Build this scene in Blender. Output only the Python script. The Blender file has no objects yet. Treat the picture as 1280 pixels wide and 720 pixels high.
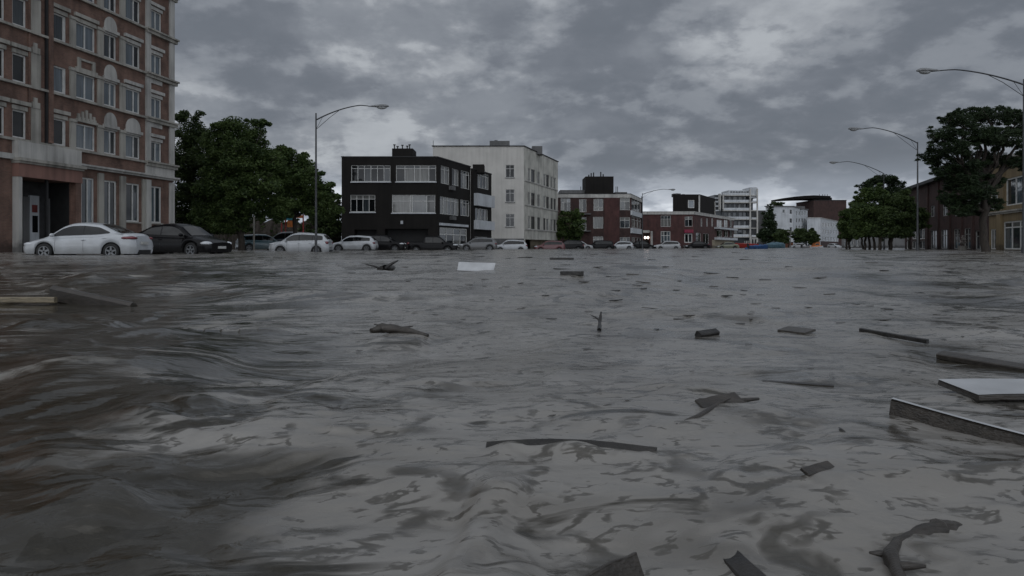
import bpy, math, random
import numpy as np
from mathutils import Vector, Matrix
R = random.Random(7)
NR = np.random.RandomState(11)
C = bpy.context.scene.collection
CAMH, FP, HY = 0.36, 900.0, 308.0        # camera height (m), focal length and horizon row in photo pixels

def W(px, Y, py=None):
    x = (px - 640.0) * Y / FP
    if py is None: return Vector((x, Y))
    return Vector((x, Y, CAMH + (HY - py) * Y / FP))

# ------------------------------------------------------------------ materials
MATS = {}
def nt(name):
    m = bpy.data.materials.new(name); m.use_nodes = True
    t = m.node_tree; b = t.nodes['Principled BSDF']
    MATS[name] = m
    return m, t, b
def col(c): return (c[0], c[1], c[2], 1.0)
def noise_mix(t, b, c1, c2, scale, detail=6, coord='Object', rough=None, lo=.35, hi=.65, stretch=None, bump=0, bscale=None):
    tc = t.nodes.new('ShaderNodeTexCoord'); mp = t.nodes.new('ShaderNodeMapping')
    t.links.new(tc.outputs[coord], mp.inputs[0])
    if stretch: mp.inputs['Scale'].default_value = stretch
    n = t.nodes.new('ShaderNodeTexNoise'); n.inputs['Scale'].default_value = scale; n.inputs['Detail'].default_value = detail
    t.links.new(mp.outputs[0], n.inputs['Vector'])
    r = t.nodes.new('ShaderNodeValToRGB')
    r.color_ramp.elements[0].position = lo; r.color_ramp.elements[0].color = col(c1)
    r.color_ramp.elements[1].position = hi; r.color_ramp.elements[1].color = col(c2)
    t.links.new(n.outputs[0], r.inputs[0]); t.links.new(r.outputs[0], b.inputs['Base Color'])
    if bump:
        n2 = t.nodes.new('ShaderNodeTexNoise'); n2.inputs['Scale'].default_value = bscale or scale*4; n2.inputs['Detail'].default_value = 5
        t.links.new(mp.outputs[0], n2.inputs['Vector'])
        bp = t.nodes.new('ShaderNodeBump'); bp.inputs['Strength'].default_value = bump; bp.inputs['Distance'].default_value = .02
        t.links.new(n2.outputs[0], bp.inputs['Height']); t.links.new(bp.outputs[0], b.inputs['Normal'])
    return mp, r
def simple(name, c, rough=.7, vary=.25, scale=3.0, metal=0, bump=0, stretch=None, spec=.5):
    m, t, b = nt(name)
    c1 = tuple(v*(1-vary) for v in c); c2 = tuple(min(1, v*(1+vary)) for v in c)
    noise_mix(t, b, c1, c2, scale, bump=bump, stretch=stretch)
    b.inputs['Roughness'].default_value = rough; b.inputs['Metallic'].default_value = metal
    b.inputs['Specular IOR Level'].default_value = spec
    return m
def brick(name, c, c2, mortar, dirt=.5):
    m, t, b = nt(name)
    uv = t.nodes.new('ShaderNodeUVMap'); uv.uv_map = 'UVMap'
    bt = t.nodes.new('ShaderNodeTexBrick')
    bt.inputs['Color1'].default_value = col(c); bt.inputs['Color2'].default_value = col(c2); bt.inputs['Mortar'].default_value = col(mortar)
    bt.inputs['Scale'].default_value = 1.0; bt.inputs['Brick Width'].default_value = .23; bt.inputs['Row Height'].default_value = .075
    bt.inputs['Mortar Size'].default_value = .008; bt.inputs['Mortar Smooth'].default_value = .3
    t.links.new(uv.outputs[0], bt.inputs['Vector'])
    n = t.nodes.new('ShaderNodeTexNoise'); n.inputs['Scale'].default_value = .55; n.inputs['Detail'].default_value = 9; n.inputs['Roughness'].default_value = .65
    t.links.new(uv.outputs[0], n.inputs['Vector'])
    mp = t.nodes.new('ShaderNodeMapping'); mp.inputs['Scale'].default_value = (1.4, .6, 1); t.links.new(uv.outputs[0], mp.inputs[0])
    n2 = t.nodes.new('ShaderNodeTexNoise'); n2.inputs['Scale'].default_value = 1.2; n2.inputs['Detail'].default_value = 6
    t.links.new(mp.outputs[0], n2.inputs['Vector'])
    ad = t.nodes.new('ShaderNodeMath'); ad.operation = 'ADD'; t.links.new(n.outputs[0], ad.inputs[0]); t.links.new(n2.outputs[0], ad.inputs[1])
    mr = t.nodes.new('ShaderNodeMapRange'); mr.inputs['From Min'].default_value = .75; mr.inputs['From Max'].default_value = 1.25
    mr.inputs['To Min'].default_value = 1-dirt; mr.inputs['To Max'].default_value = 1.2
    t.links.new(ad.outputs[0], mr.inputs[0])
    mx = t.nodes.new('ShaderNodeMix'); mx.data_type = 'RGBA'; mx.blend_type = 'MULTIPLY'; mx.inputs[0].default_value = 1
    t.links.new(bt.outputs[0], mx.inputs[6]); t.links.new(mr.outputs[0], mx.inputs[7]); t.links.new(mx.outputs[2], b.inputs['Base Color'])
    sx = t.nodes.new('ShaderNodeSeparateXYZ'); t.links.new(uv.outputs[0], sx.inputs[0])
    tn = t.nodes.new('ShaderNodeTexNoise'); tn.inputs['Scale'].default_value = 1.6; tn.inputs['Detail'].default_value = 6; t.links.new(uv.outputs[0], tn.inputs['Vector'])
    ta = t.nodes.new('ShaderNodeMath'); ta.operation = 'MULTIPLY_ADD'; ta.inputs[1].default_value = -.9; t.links.new(tn.outputs[0], ta.inputs[0]); t.links.new(sx.outputs[1], ta.inputs[2])
    tr_ = t.nodes.new('ShaderNodeMapRange'); tr_.inputs['From Min'].default_value = -.05; tr_.inputs['From Max'].default_value = .22; tr_.inputs['To Min'].default_value = .42; t.links.new(ta.outputs[0], tr_.inputs[0])
    mw = t.nodes.new('ShaderNodeMix'); mw.data_type = 'RGBA'; mw.blend_type = 'MULTIPLY'; mw.inputs[0].default_value = 1; t.links.new(mx.outputs[2], mw.inputs[6]); t.links.new(tr_.outputs[0], mw.inputs[7]); t.links.new(mw.outputs[2], b.inputs['Base Color'])
    bp = t.nodes.new('ShaderNodeBump'); bp.inputs['Strength'].default_value = .5; bp.inputs['Distance'].default_value = .01
    bp.invert = True
    t.links.new(bt.outputs['Fac'], bp.inputs['Height']); t.links.new(bp.outputs[0], b.inputs['Normal'])
    b.inputs['Roughness'].default_value = .85
    return m
def render_wall(name, c, streak=.45, rough=.8):
    # painted render with grime patches and vertical rain streaks
    m, t, b = nt(name)
    uv = t.nodes.new('ShaderNodeUVMap'); uv.uv_map = 'UVMap'
    mp = t.nodes.new('ShaderNodeMapping'); mp.inputs['Scale'].default_value = (2.2, .12, 1); t.links.new(uv.outputs[0], mp.inputs[0])
    n = t.nodes.new('ShaderNodeTexNoise'); n.inputs['Scale'].default_value = 1.3; n.inputs['Detail'].default_value = 7; t.links.new(mp.outputs[0], n.inputs['Vector'])
    n2 = t.nodes.new('ShaderNodeTexNoise'); n2.inputs['Scale'].default_value = .5; n2.inputs['Detail'].default_value = 8; t.links.new(uv.outputs[0], n2.inputs['Vector'])
    ad = t.nodes.new('ShaderNodeMath'); ad.operation = 'ADD'; t.links.new(n.outputs[0], ad.inputs[0]); t.links.new(n2.outputs[0], ad.inputs[1])
    r = t.nodes.new('ShaderNodeMapRange'); r.inputs['From Min'].default_value = .7; r.inputs['From Max'].default_value = 1.15
    r.inputs['To Min'].default_value = 1-streak; r.inputs['To Max'].default_value = 1.08
    t.links.new(ad.outputs[0], r.inputs[0])
    mx = t.nodes.new('ShaderNodeMix'); mx.data_type = 'RGBA'; mx.blend_type = 'MULTIPLY'; mx.inputs[0].default_value = 1
    mx.inputs[6].default_value = col(c); t.links.new(r.outputs[0], mx.inputs[7]); t.links.new(mx.outputs[2], b.inputs['Base Color'])
    sx = t.nodes.new('ShaderNodeSeparateXYZ'); t.links.new(uv.outputs[0], sx.inputs[0])
    tn = t.nodes.new('ShaderNodeTexNoise'); tn.inputs['Scale'].default_value = 1.6; tn.inputs['Detail'].default_value = 6; t.links.new(uv.outputs[0], tn.inputs['Vector'])
    ta = t.nodes.new('ShaderNodeMath'); ta.operation = 'MULTIPLY_ADD'; ta.inputs[1].default_value = -.9; t.links.new(tn.outputs[0], ta.inputs[0]); t.links.new(sx.outputs[1], ta.inputs[2])
    tr_ = t.nodes.new('ShaderNodeMapRange'); tr_.inputs['From Min'].default_value = -.05; tr_.inputs['From Max'].default_value = .22; tr_.inputs['To Min'].default_value = .42; t.links.new(ta.outputs[0], tr_.inputs[0])
    mw = t.nodes.new('ShaderNodeMix'); mw.data_type = 'RGBA'; mw.blend_type = 'MULTIPLY'; mw.inputs[0].default_value = 1; t.links.new(mx.outputs[2], mw.inputs[6]); t.links.new(tr_.outputs[0], mw.inputs[7]); t.links.new(mw.outputs[2], b.inputs['Base Color'])
    b.inputs['Roughness'].default_value = rough
    return m
def glass(name, c, rough=.04, spec=.75, wave=0):
    m, t, b = nt(name)
    c1 = tuple(v*.7 for v in c); c2 = tuple(v*1.3 for v in c)
    noise_mix(t, b, c1, c2, 1.2, coord='Object', stretch=(6, 6, .4) if wave else None)
    b.inputs['Roughness'].default_value = rough; b.inputs['Specular IOR Level'].default_value = spec
    b.inputs['IOR'].default_value = 1.55
    return m
def paint(name, c, rough=.28, dirt=(.10, .09, .075)):
    # car paint: clear coat plus road film that thickens towards the sills
    m, t, b = nt(name)
    tc = t.nodes.new('ShaderNodeTexCoord'); sp = t.nodes.new('ShaderNodeSeparateXYZ'); t.links.new(tc.outputs['Object'], sp.inputs[0])
    n = t.nodes.new('ShaderNodeTexNoise'); n.inputs['Scale'].default_value = 2.5; n.inputs['Detail'].default_value = 8; t.links.new(tc.outputs['Object'], n.inputs['Vector'])
    a = t.nodes.new('ShaderNodeMath'); a.operation = 'MULTIPLY_ADD'; a.inputs[1].default_value = -1.1; t.links.new(sp.outputs[2], a.inputs[0]); t.links.new(n.outputs[0], a.inputs[2])
    r = t.nodes.new('ShaderNodeMapRange'); r.inputs['From Min'].default_value = -.45; r.inputs['From Max'].default_value = .35; r.inputs['To Max'].default_value = .55
    t.links.new(a.outputs[0], r.inputs[0])
    mx = t.nodes.new('ShaderNodeMix'); mx.data_type = 'RGBA'; mx.inputs[6].default_value = col(c); mx.inputs[7].default_value = col(dirt)
    t.links.new(r.outputs[0], mx.inputs[0]); t.links.new(mx.outputs[2], b.inputs['Base Color'])
    b.inputs['Roughness'].default_value = rough; b.inputs['Coat Weight'].default_value = .6; b.inputs['Coat Roughness'].default_value = .08
    return m
def leafmat(name, c1, c2):
    m, t, b = nt(name)
    g = t.nodes.new('ShaderNodeNewGeometry'); tc = t.nodes.new('ShaderNodeTexCoord')
    n = t.nodes.new('ShaderNodeTexNoise'); n.inputs['Scale'].default_value = .9; n.inputs['Detail'].default_value = 3; t.links.new(tc.outputs['Object'], n.inputs['Vector'])
    a = t.nodes.new('ShaderNodeMath'); a.operation = 'MULTIPLY_ADD'; a.inputs[1].default_value = .5; t.links.new(g.outputs['Random Per Island'], a.inputs[0]); t.links.new(n.outputs[0], a.inputs[2])
    r = t.nodes.new('ShaderNodeValToRGB'); r.color_ramp.elements[0].position = .45; r.color_ramp.elements[0].color = col(c1)
    r.color_ramp.elements[1].position = 1.0; r.color_ramp.elements[1].color = col(c2); t.links.new(a.outputs[0], r.inputs[0])
    t.links.new(r.outputs[0], b.inputs['Base Color']); b.inputs['Roughness'].default_value = .55; b.inputs['Specular IOR Level'].default_value = .25
    tr = t.nodes.new('ShaderNodeBsdfTranslucent'); t.links.new(r.outputs[0], tr.inputs[0])
    ms = t.nodes.new('ShaderNodeMixShader'); ms.inputs[0].default_value = .25
    t.links.new(b.outputs[0], ms.inputs[1]); t.links.new(tr.outputs[0], ms.inputs[2]); t.links.new(ms.outputs[0], t.nodes['Material Output'].inputs[0])
    return m

BRICK_BROWN = brick('brick_brown', (.20, .108, .080), (.15, .080, .060), (.16, .135, .11))
BRICK_RED = brick('brick_red', (.088, .030, .027), (.064, .023, .021), (.06, .042, .038), .45)
BRICK_DARK = brick('brick_dark', (.066, .030, .026), (.046, .022, .019), (.045, .036, .032), .5)
BLACKWALL = render_wall('black_render', (.013, .0115, .0105), .35)
MATS['black_render'].node_tree.nodes['Principled BSDF'].inputs['Specular IOR Level'].default_value = .2
WHITEWALL = render_wall('white_render', (.47, .455, .425), .14)
WHITEWALL2 = render_wall('old_white_render', (.50, .49, .44), .5)
CREAM = render_wall('yellow_render', (.20, .150, .082), .35)
BEIGE = render_wall('beige_render', (.33, .28, .20), .5)
STONE = render_wall('pale_stone', (.34, .325, .29), .5)
STONE2 = render_wall('white_stone', (.43, .42, .395), .4)
PINK = render_wall('pink_stone', (.23, .125, .10), .35)
GREYW = render_wall('grey_render', (.12, .12, .12), .35)
PALEGREY = render_wall('pale_grey_panel', (.48, .50, .52), .25)
DARKROOM = simple('dark_interior', (.012, .012, .012), .9)
ROOF = simple('bitumen_roof', (.03, .03, .032), .9)
FRAME = simple('white_frame', (.55, .55, .53), .5, .12)
FRAMED = simple('grey_frame', (.12, .12, .12), .5, .12)
GL_D = glass('glass_dark', (.006, .007, .008), .04, .45)
GL_B = glass('glass_pale', (.085, .105, .12), .05, .9, 1)
GL_C = glass('glass_curtain', (.13, .13, .122), .08, .5, 1)
GL_M = glass('glass_mid', (.03, .036, .04), .05, .6, 1)
PANE = {'d': GL_D, 'b': GL_B, 'c': GL_C, 'm': GL_M}
BARK = simple('bark', (.035, .028, .022), .9, .4, 8, bump=.6, stretch=(3, 3, .5))
LEAF_A = leafmat('leaf_deep', (.017, .032, .011), (.075, .108, .036))
LEAF_B = leafmat('leaf_mid', (.021, .042, .012), (.095, .138, .042))
LEAF_P = leafmat('needle_dark', (.010, .020, .009), (.040, .062, .027))
METAL = simple('lamp_steel', (.055, .057, .06), .5, .25, 5, metal=.6)
HEADM = simple('lamp_head_grey', (.20, .205, .21), .5, .2, 5)
LAMPG = glass('lamp_lens', (.35, .36, .36), .2, .5)
P_WHITE = paint('paint_white', (.44, .46, .48))
P_BLACK = paint('paint_black', (.005, .005, .006), .25, (.014, .013, .012))
MATS['paint_black'].node_tree.nodes['Principled BSDF'].inputs['Coat Weight'].default_value = .05
MATS['paint_black'].node_tree.nodes['Principled BSDF'].inputs['Specular IOR Level'].default_value = .15
P_GREY = paint('paint_grey', (.10, .105, .11))
P_SILV = paint('paint_silver', (.34, .35, .36))
P_RED = paint('paint_red', (.10, .014, .018), .28, (.05,.035,.03))
P_OLIVE = paint('paint_olive', (.13, .14, .09))
P_TEAL = paint('paint_teal', (.05, .10, .12))
P_DBLUE = paint('paint_dark_blue', (.02, .03, .045))
CARGL = glass('car_glass', (.006, .007, .008), .03, .35)
RUBBER = simple('rubber', (.014, .014, .014), .8)
ALLOY = simple('alloy', (.16, .165, .17), .35, .1, metal=.7)
TRIM = simple('black_trim', (.015, .015, .016), .6)
TAIL = glass('tail_lens', (.11, .008, .014), .12, .7)
HEADL = glass('head_lens', (.50, .52, .54), .06, .9)
PLATE = simple('plate', (.45, .45, .43), .5, .1)
WOODW = simple('wet_wood', (.040, .034, .028), .35, .35, 9, bump=.25, stretch=(1, 8, 8))
WOODP = simple('pale_wood', (.20, .165, .11), .45, .35, 10, bump=.4, stretch=(1, 7, 7))
WOODD = simple('dark_wood', (.018, .016, .014), .4, .5, 12, bump=.4)
BOARDW = simple('white_board', (.42, .43, .44), .5, .12, 7)
BOARDG = simple('grey_board', (.14, .14, .14), .4, .35, 9, bump=.3)
FBLUE = simple('blue_tarp', (.02, .07, .19), .55, .3, 4, bump=.5)
FRED = simple('red_hull', (.26, .018, .012), .5, .3, 4)
FORANGE = simple('orange_paint', (.42, .13, .03), .6, .25, 4)
FTEAL = simple('teal_tarp', (.055, .11, .14), .55, .3, 4, bump=.5)

# ------------------------------------------------------------------ mesh builder
class MB:
    def __init__(s): s.v = []; s.f = []; s.uv = []; s.mi = []
    def face(s, pts, uv=None, mi=0):
        n = len(s.v); s.v += [tuple(p) for p in pts]; s.f.append(tuple(range(n, n+len(pts))))
        s.uv += list(uv) if uv else [(p[0]+p[1], p[2]) for p in pts]
        s.mi.append(mi)
    def hexa(s, c, mi=0):   # c: 8 corners, bottom 4 then top 4
        for q in ((3, 2, 1, 0), (4, 5, 6, 7), (0, 1, 5, 4), (1, 2, 6, 5), (2, 3, 7, 6), (3, 0, 4, 7)):
            s.face([c[i] for i in q], mi=mi)
    def box(s, a, b, mi=0):
        x0, y0, z0 = a; x1, y1, z1 = b
        s.hexa([(x0, y0, z0), (x1, y0, z0), (x1, y1, z0), (x0, y1, z0), (x0, y0, z1), (x1, y0, z1), (x1, y1, z1), (x0, y1, z1)], mi)
    def fbox(s, f, u0, u1, z0, z1, d0, d1, mi=0):
        P = f.P
        s.hexa([P(u0, z0, d0), P(u1, z0, d0), P(u1, z0, d1), P(u0, z0, d1), P(u0, z1, d0), P(u1, z1, d0), P(u1, z1, d1), P(u0, z1, d1)], mi)
    def fquad(s, f, u0, u1, z0, z1, d, mi=0):
        s.face([f.P(u0, z0, d), f.P(u1, z0, d), f.P(u1, z1, d), f.P(u0, z1, d)], [(u0, z0), (u1, z0), (u1, z1), (u0, z1)], mi)
    def tube(s, pts, rads, n=8, cap=True, mi=0):
        pts = [Vector(p) for p in pts]; rings = []
        up = Vector((0, 0, 1))
        for i, p in enumerate(pts):
            d = (pts[min(i+1, len(pts)-1)] - pts[max(i-1, 0)]).normalized()
            a = d.cross(up if abs(d.z) < .95 else Vector((1, 0, 0))).normalized(); b = d.cross(a)
            r = rads[i] if hasattr(rads, '__len__') else rads
            rings.append([p + (a*math.cos(2*math.pi*k/n) + b*math.sin(2*math.pi*k/n))*r for k in range(n)])
        base = len(s.v)
        for rg in rings: s.v += [tuple(q) for q in rg]
        for i in range(len(rings)-1):
            for k in range(n):
                q = (base+i*n+k, base+i*n+(k+1) % n, base+(i+1)*n+(k+1) % n, base+(i+1)*n+k)
                s.f.append(q); s.uv += [(0, 0)]*4; s.mi.append(mi)
        if cap:
            for st in (0, len(rings)-1):
                s.f.append(tuple(base+st*n+k for k in range(n))); s.uv += [(0, 0)]*n; s.mi.append(mi)
    def grid(s, rows, mi=0, close=False):
        base = len(s.v); m = len(rows[0])
        for r in rows: s.v += [tuple(p) for p in r]
        for i in range(len(rows)-1):
            for k in range(m if close else m-1):
                k2 = (k+1) % m
                s.f.append((base+i*m+k, base+i*m+k2, base+(i+1)*m+k2, base+(i+1)*m+k)); s.uv += [(0, 0)]*4; s.mi.append(mi)
    def ellipsoid(s, c, r, n=10, m=7, mi=0, rot=0):
        cr, sr = math.cos(rot), math.sin(rot); rows = []
        for i in range(m+1):
            th = math.pi*i/m; row = []
            for k in range(n):
                ph = 2*math.pi*k/n
                x = r[0]*math.sin(th)*math.cos(ph); y = r[1]*math.sin(th)*math.sin(ph); z = r[2]*math.cos(th)
                row.append((c[0]+x*cr-y*sr, c[1]+x*sr+y*cr, c[2]+z))
            rows.append(row)
        s.grid(rows, mi, True)
    def build(s, name, mats, parent=None, smooth=False):
        if not isinstance(mats, (list, tuple)): mats = [mats]
        me = bpy.data.meshes.new(name)
        off = Vector((0, 0, 0))
        if parent is not None:
            r = parent
            while r.parent: r = r.parent
            if r.get('_w'): off = Vector(r.location)
        me.from_pydata([(a-off.x, b-off.y, c-off.z) for a, b, c in s.v], [], s.f)
        uvl = me.uv_layers.new(name='UVMap')
        uvl.data.foreach_set('uv', np.array(s.uv, dtype=np.float32).ravel())
        for m in mats: me.materials.append(m)
        me.polygons.foreach_set('material_index', np.array(s.mi, dtype=np.int32))
        if smooth: me.polygons.foreach_set('use_smooth', np.ones(len(s.f), dtype=bool))
        me.update()
        o = bpy.data.objects.new(name, me); C.objects.link(o)
        if parent is not None: o.parent = parent
        return o
def tag(o, label, cat, group=None, kind=None):
    if label: o['label'] = label
    if cat: o['category'] = cat
    if group: o['group'] = group
    if kind: o['kind'] = kind
    return o
def thing(name, label, cat, loc=(0, 0, 0), group=None, rz=0, world=True):
    o = bpy.data.objects.new(name, None); C.objects.link(o); o.empty_display_size = .2
    o.location = loc; o.rotation_euler = (0, 0, rz)
    if world: o['_w'] = 1
    return tag(o, label, cat, group)

# ------------------------------------------------------------------ buildings
class Fac:
    def __init__(s, A, B, n):
        s.A = A; s.L = (B-A).length; s.t = (B-A).normalized(); s.n = n
    def u(s, px):
        k = (px-640)/FP
        return (k*s.A.y - s.A.x)/(s.t.x - k*s.t.y)
    def z(s, px, py):
        Y = s.A.y + s.t.y*s.u(px); return CAMH + (HY-py)*Y/FP
    def P(s, u, z, d=0):
        q = s.A + s.t*u + s.n*d; return Vector((q.x, q.y, z))
class Bld:
    def __init__(s, name, label, P, ztop, mat, z0=-.6, coping=None, cop=(.14, .06), group=None, cat='building', mats=None, parapet=.35):
        s.P = P; s.ztop = ztop; s.mat = mat; s.z0 = z0; s.mats = mats or {}
        c = sum(P, Vector((0, 0)))/len(P); s.c = c
        s.root = thing(name, label, cat, (c.x, c.y, 0), group)
        s.F = []
        for i in range(len(P)):
            A, B = P[i], P[(i+1) % len(P)]; t = (B-A).normalized(); n = Vector((t.y, -t.x))
            if n.dot((A+B)/2 - c) < 0: n = -n
            s.F.append(Fac(A, B, n))
        s.W = {}; s.O = {}; s.coping = coping; s.cop = cop; s.parapet = parapet
    def win(s, i, x0, x1, y0, y1, **k):
        f = s.F[i]; xm = (x0+x1)/2; u0, u1 = sorted((f.u(x0), f.u(x1)))
        s.winz(i, u0, u1, f.z(xm, y1), f.z(xm, y0), **k)
    def winz(s, i, u0, u1, z0, z1, **k):
        s.W.setdefault(i, []).append((u0, u1, z0, z1, k)); s.O.setdefault(i, []).append((u0, u1, z0, z1, k.get('rev', .2)))
    def hole(s, i, u0, u1, z0, z1, rev=1.5):
        s.O.setdefault(i, []).append((u0, u1, z0, z1, rev))
    def finish(s):
        groups = {}
        for i, f in enumerate(s.F):
            m = s.mats.get(i, s.mat); mb = groups.setdefault(m.name, (MB(), m))[0]
            ops = [o for o in s.O.get(i, [])]
            us = sorted(set([0, f.L] + [min(max(v, 0), f.L) for o in ops for v in o[:2]]))
            zs = sorted(set([s.z0, s.ztop] + [min(max(v, s.z0), s.ztop) for o in ops for v in o[2:4]]))
            for a, b in zip(us, us[1:]):
                if b-a < 1e-4: continue
                for c, d in zip(zs, zs[1:]):
                    if d-c < 1e-4: continue
                    um, zm = (a+b)/2, (c+d)/2
                    if any(o[0] < um < o[1] and o[2] < zm < o[3] for o in ops): continue
                    mb.fquad(f, a, b, c, d, 0)
            for u0, u1, z0, z1, rv in ops:
                u0, u1 = max(u0, .002), min(u1, f.L-.002)
                P = f.P
                for q in (((u0, z0), (u0, z1)), ((u1, z0), (u1, z1)), ((u0, z0), (u1, z0)), ((u0, z1), (u1, z1))):
                    (a, b), (c, d) = q
                    mb.face([P(a, b, 0), P(c, d, 0), P(c, d, -rv), P(a, b, -rv)], [(a, b), (c, d), (c, d+.2), (a, b+.2)])
        for mb, m in groups.values(): mb.build('wall', m, s.root)
        mb = MB(); zz = s.ztop-s.parapet
        mb.face([(p.x, p.y, zz) for p in s.P]); 
        ro = mb.build('roof', ROOF, s.root)
        if s.coping is not None:
            mb = MB(); h, pr = s.cop
            for f in s.F: mb.fbox(f, -pr, f.L+pr, s.ztop, s.ztop+h, -.28, pr)
            mb.build('coping', s.coping, s.root)
        for i, ws in s.W.items():
            for (u0, u1, z0, z1, k) in ws: s.window(s.F[i], u0, u1, z0, z1, **k)
        return s.root
    def window(s, f, u0, u1, z0, z1, nx=2, tr=None, fm=None, panes='d', sill=None, lintel=None, fw=.06, rev=.2, name='window'):
        fm = fm or FRAME; mb = MB(); d0, d1 = -min(rev-.02, .16), -min(rev-.1, .07)
        mb.fbox(f, u0+.002, u0+fw, z0+.002, z1-.002, d0, d1); mb.fbox(f, u1-fw, u1-.002, z0+.002, z1-.002, d0, d1)
        mb.fbox(f, u0+fw, u1-fw, z0+.002, z0+fw, d0, d1); mb.fbox(f, u0+fw, u1-fw, z1-fw, z1-.002, d0, d1)
        w = u1-u0; edges = [u0 + w*j/nx for j in range(nx+1)] if not hasattr(nx, '__len__') else [u0+w*q for q in nx]
        for e in edges[1:-1]: mb.fbox(f, e-fw*.45, e+fw*.45, z0+fw, z1-fw, d0+.01, d1-.005)
        zt = None
        if tr:
            zt = z1-(z1-z0)*tr
            for a, b in zip(edges, edges[1:]): mb.fbox(f, a+fw*.5, b-fw*.5, zt-fw*.4, zt+fw*.4, d0+.012, d1-.012)
        wo = mb.build(name, fm, s.root)
        pb = MB(); kinds = sorted(set(panes)); n = 0
        for a, b in zip(edges, edges[1:]):
            for (c, d) in ([(z0, zt), (zt, z1)] if zt else [(z0, z1)]):
                pb.fquad(f, a+.001, b-.001, c+.001, d-.001, d0+.03 + R.uniform(-.004, .004), kinds.index(panes[n % len(panes)])); n += 1
        pb.build('pane', [PANE[k] for k in kinds], wo)
        if sill:
            sb = MB(); sb.fbox(f, u0-.08, u1+.08, z0-.09, z0-.003, -.05, .09); sb.build('sill', sill, wo)
        if lintel:
            lb = MB(); kind, lm = lintel
            if kind == 'bar':
                lb.fbox(f, u0-.18, u1+.18, z1+.30, z1+.52, -.02, .16); lb.fbox(f, u0-.06, u1+.06, z1+.004, z1+.24, -.02, .05)
            elif kind == 'arch':
                lb.fbox(f, u0-.12, u1+.12, z1+.12, z1+.32, -.02, .16); lb.fbox(f, u0-.04, u1+.04, z1+.004, z1+.117, -.02, .05)
                c = (u0+u1)/2; r = (u1-u0)/2+.02; z = z1+.325; hh = .85; N = 12
                pts = [(c+r*math.cos(math.pi*q/N), z+hh*math.sin(math.pi*q/N)**.8) for q in range(N+1)]
                lb.face([f.P(a, b, .05) for a, b in pts])
                for (a, b), (e, g) in zip(pts, pts[1:]): lb.face([f.P(a, b, .05), f.P(e, g, .05), f.P(e, g, -.02), f.P(a, b, -.02)])
            elif kind == 'crest':
                lb.fbox(f, u0-.12, u1+.12, z1+.10, z1+.26, -.02, .14)
                for q, hh in ((.1, .45), (.3, .75), (.5, 1.0), (.7, .75), (.9, .45)):
                    cu = u0+(u1-u0)*q; lb.fbox(f, cu-.09, cu+.09, z1+.40, z1+.36+hh*.55, -.02, .09)
                    lb.fbox(f, cu-.14, cu+.14, z1+.262, z1+.40, -.02, .12)
            elif kind == 'tiles':
                lb.fbox(f, u0-.1, u1+.1, z1+.004, z1+.32, -.02, .12)
                for q in (.12, .88): cu = u0+(u1-u0)*q; lb.fbox(f, cu-.12, cu+.12, z1+.324, z1+.95, -.02, .10)
                lb.fbox(f, u0+.28, u1-.28, z1+.80, z1+.93, -.02, .08)
            lb.build('lintel', lm, wo)
        return wo
    def part(s, name, mat, boxes, smooth=False):   # boxes: (facade index, u0,u1,z0,z1,d0,d1)
        for i, *b in boxes:
            mb = MB(); mb.fbox(s.F[i], *b); o = mb.build(name, mat, s.root, smooth)
        return o
def block(mb, px0, px1, Y0, Y1, z0, z1, mi=0):
    x0, x1 = (px0-640)*Y0/FP, (px1-640)*Y0/FP
    mb.box((x0, Y0, z0), (x1, Y1, z1), mi)
def zy(py, Y): return CAMH+(HY-py)*Y/FP
def para(A, B, Cc): return [A, B, Cc, A+(Cc-B)]

# ---- brick apartment block on the left
A = W(15, 40); B = W(216, 54); t = (B-A).normalized(); A0 = A - t*9
nrm = Vector((-t.y, t.x))
b = Bld('apartment_building', 'ornate brown brick apartment block with pale stone trim standing in the water at far left', [A0, B, B+nrm*14, A0+nrm*14], 22.6, BRICK_BROWN, coping=STONE2, cop=(.4, .3))
f = b.F[0]; U = f.u
cols = [(-42, -22), (-3, 6), (15.5, 33), (65, 83), (95, 119), (130, 145.5), (157, 175), (188, 202)]
pk = [['d', 'dm'], ['d', 'md', 'd'], ['dm', 'd', 'm'], ['b', 'm', 'bd'], ['b', 'bb', 'md', 'bm'], ['bd', 'bb', 'md'], ['bd', 'md', 'cd', 'bb'], ['b', 'bb', 'mb', 'c']]
for r in range(5):
    zl = 6.3+3.15*r
    for ci, (p0, p1) in enumerate(cols):
        u0, u1 = U(p0), U(p1)
        if ci <= 3: lt = ('bar', STONE); nx = 1 if ci != 3 else [0, .14, .86, 1]
        elif ci == 4: lt = ('crest', STONE) if r == 0 else (('tiles', STONE) if r == 1 else ('bar', STONE)); nx = 2
        elif ci == 5: lt = ('arch', STONE2); nx = [0, .55, 1]
        elif ci == 6: lt = ('arch', STONE2) if r == 0 else ('bar', STONE2); nx = [0, .6, 1]
        else: lt = ('bar', STONE2); nx = [0, .5, 1]
        if r == 1 and ci == 3: lt = None
        top = 1.72 if ci < 7 else 1.62
        if r == 4 and ci == 7: top = 2.2
        b.winz(0, u0, u1, zl+.14, zl+top, nx=nx, panes=R.choice(pk[ci]), lintel=lt, fw=.09, rev=.28)
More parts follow.
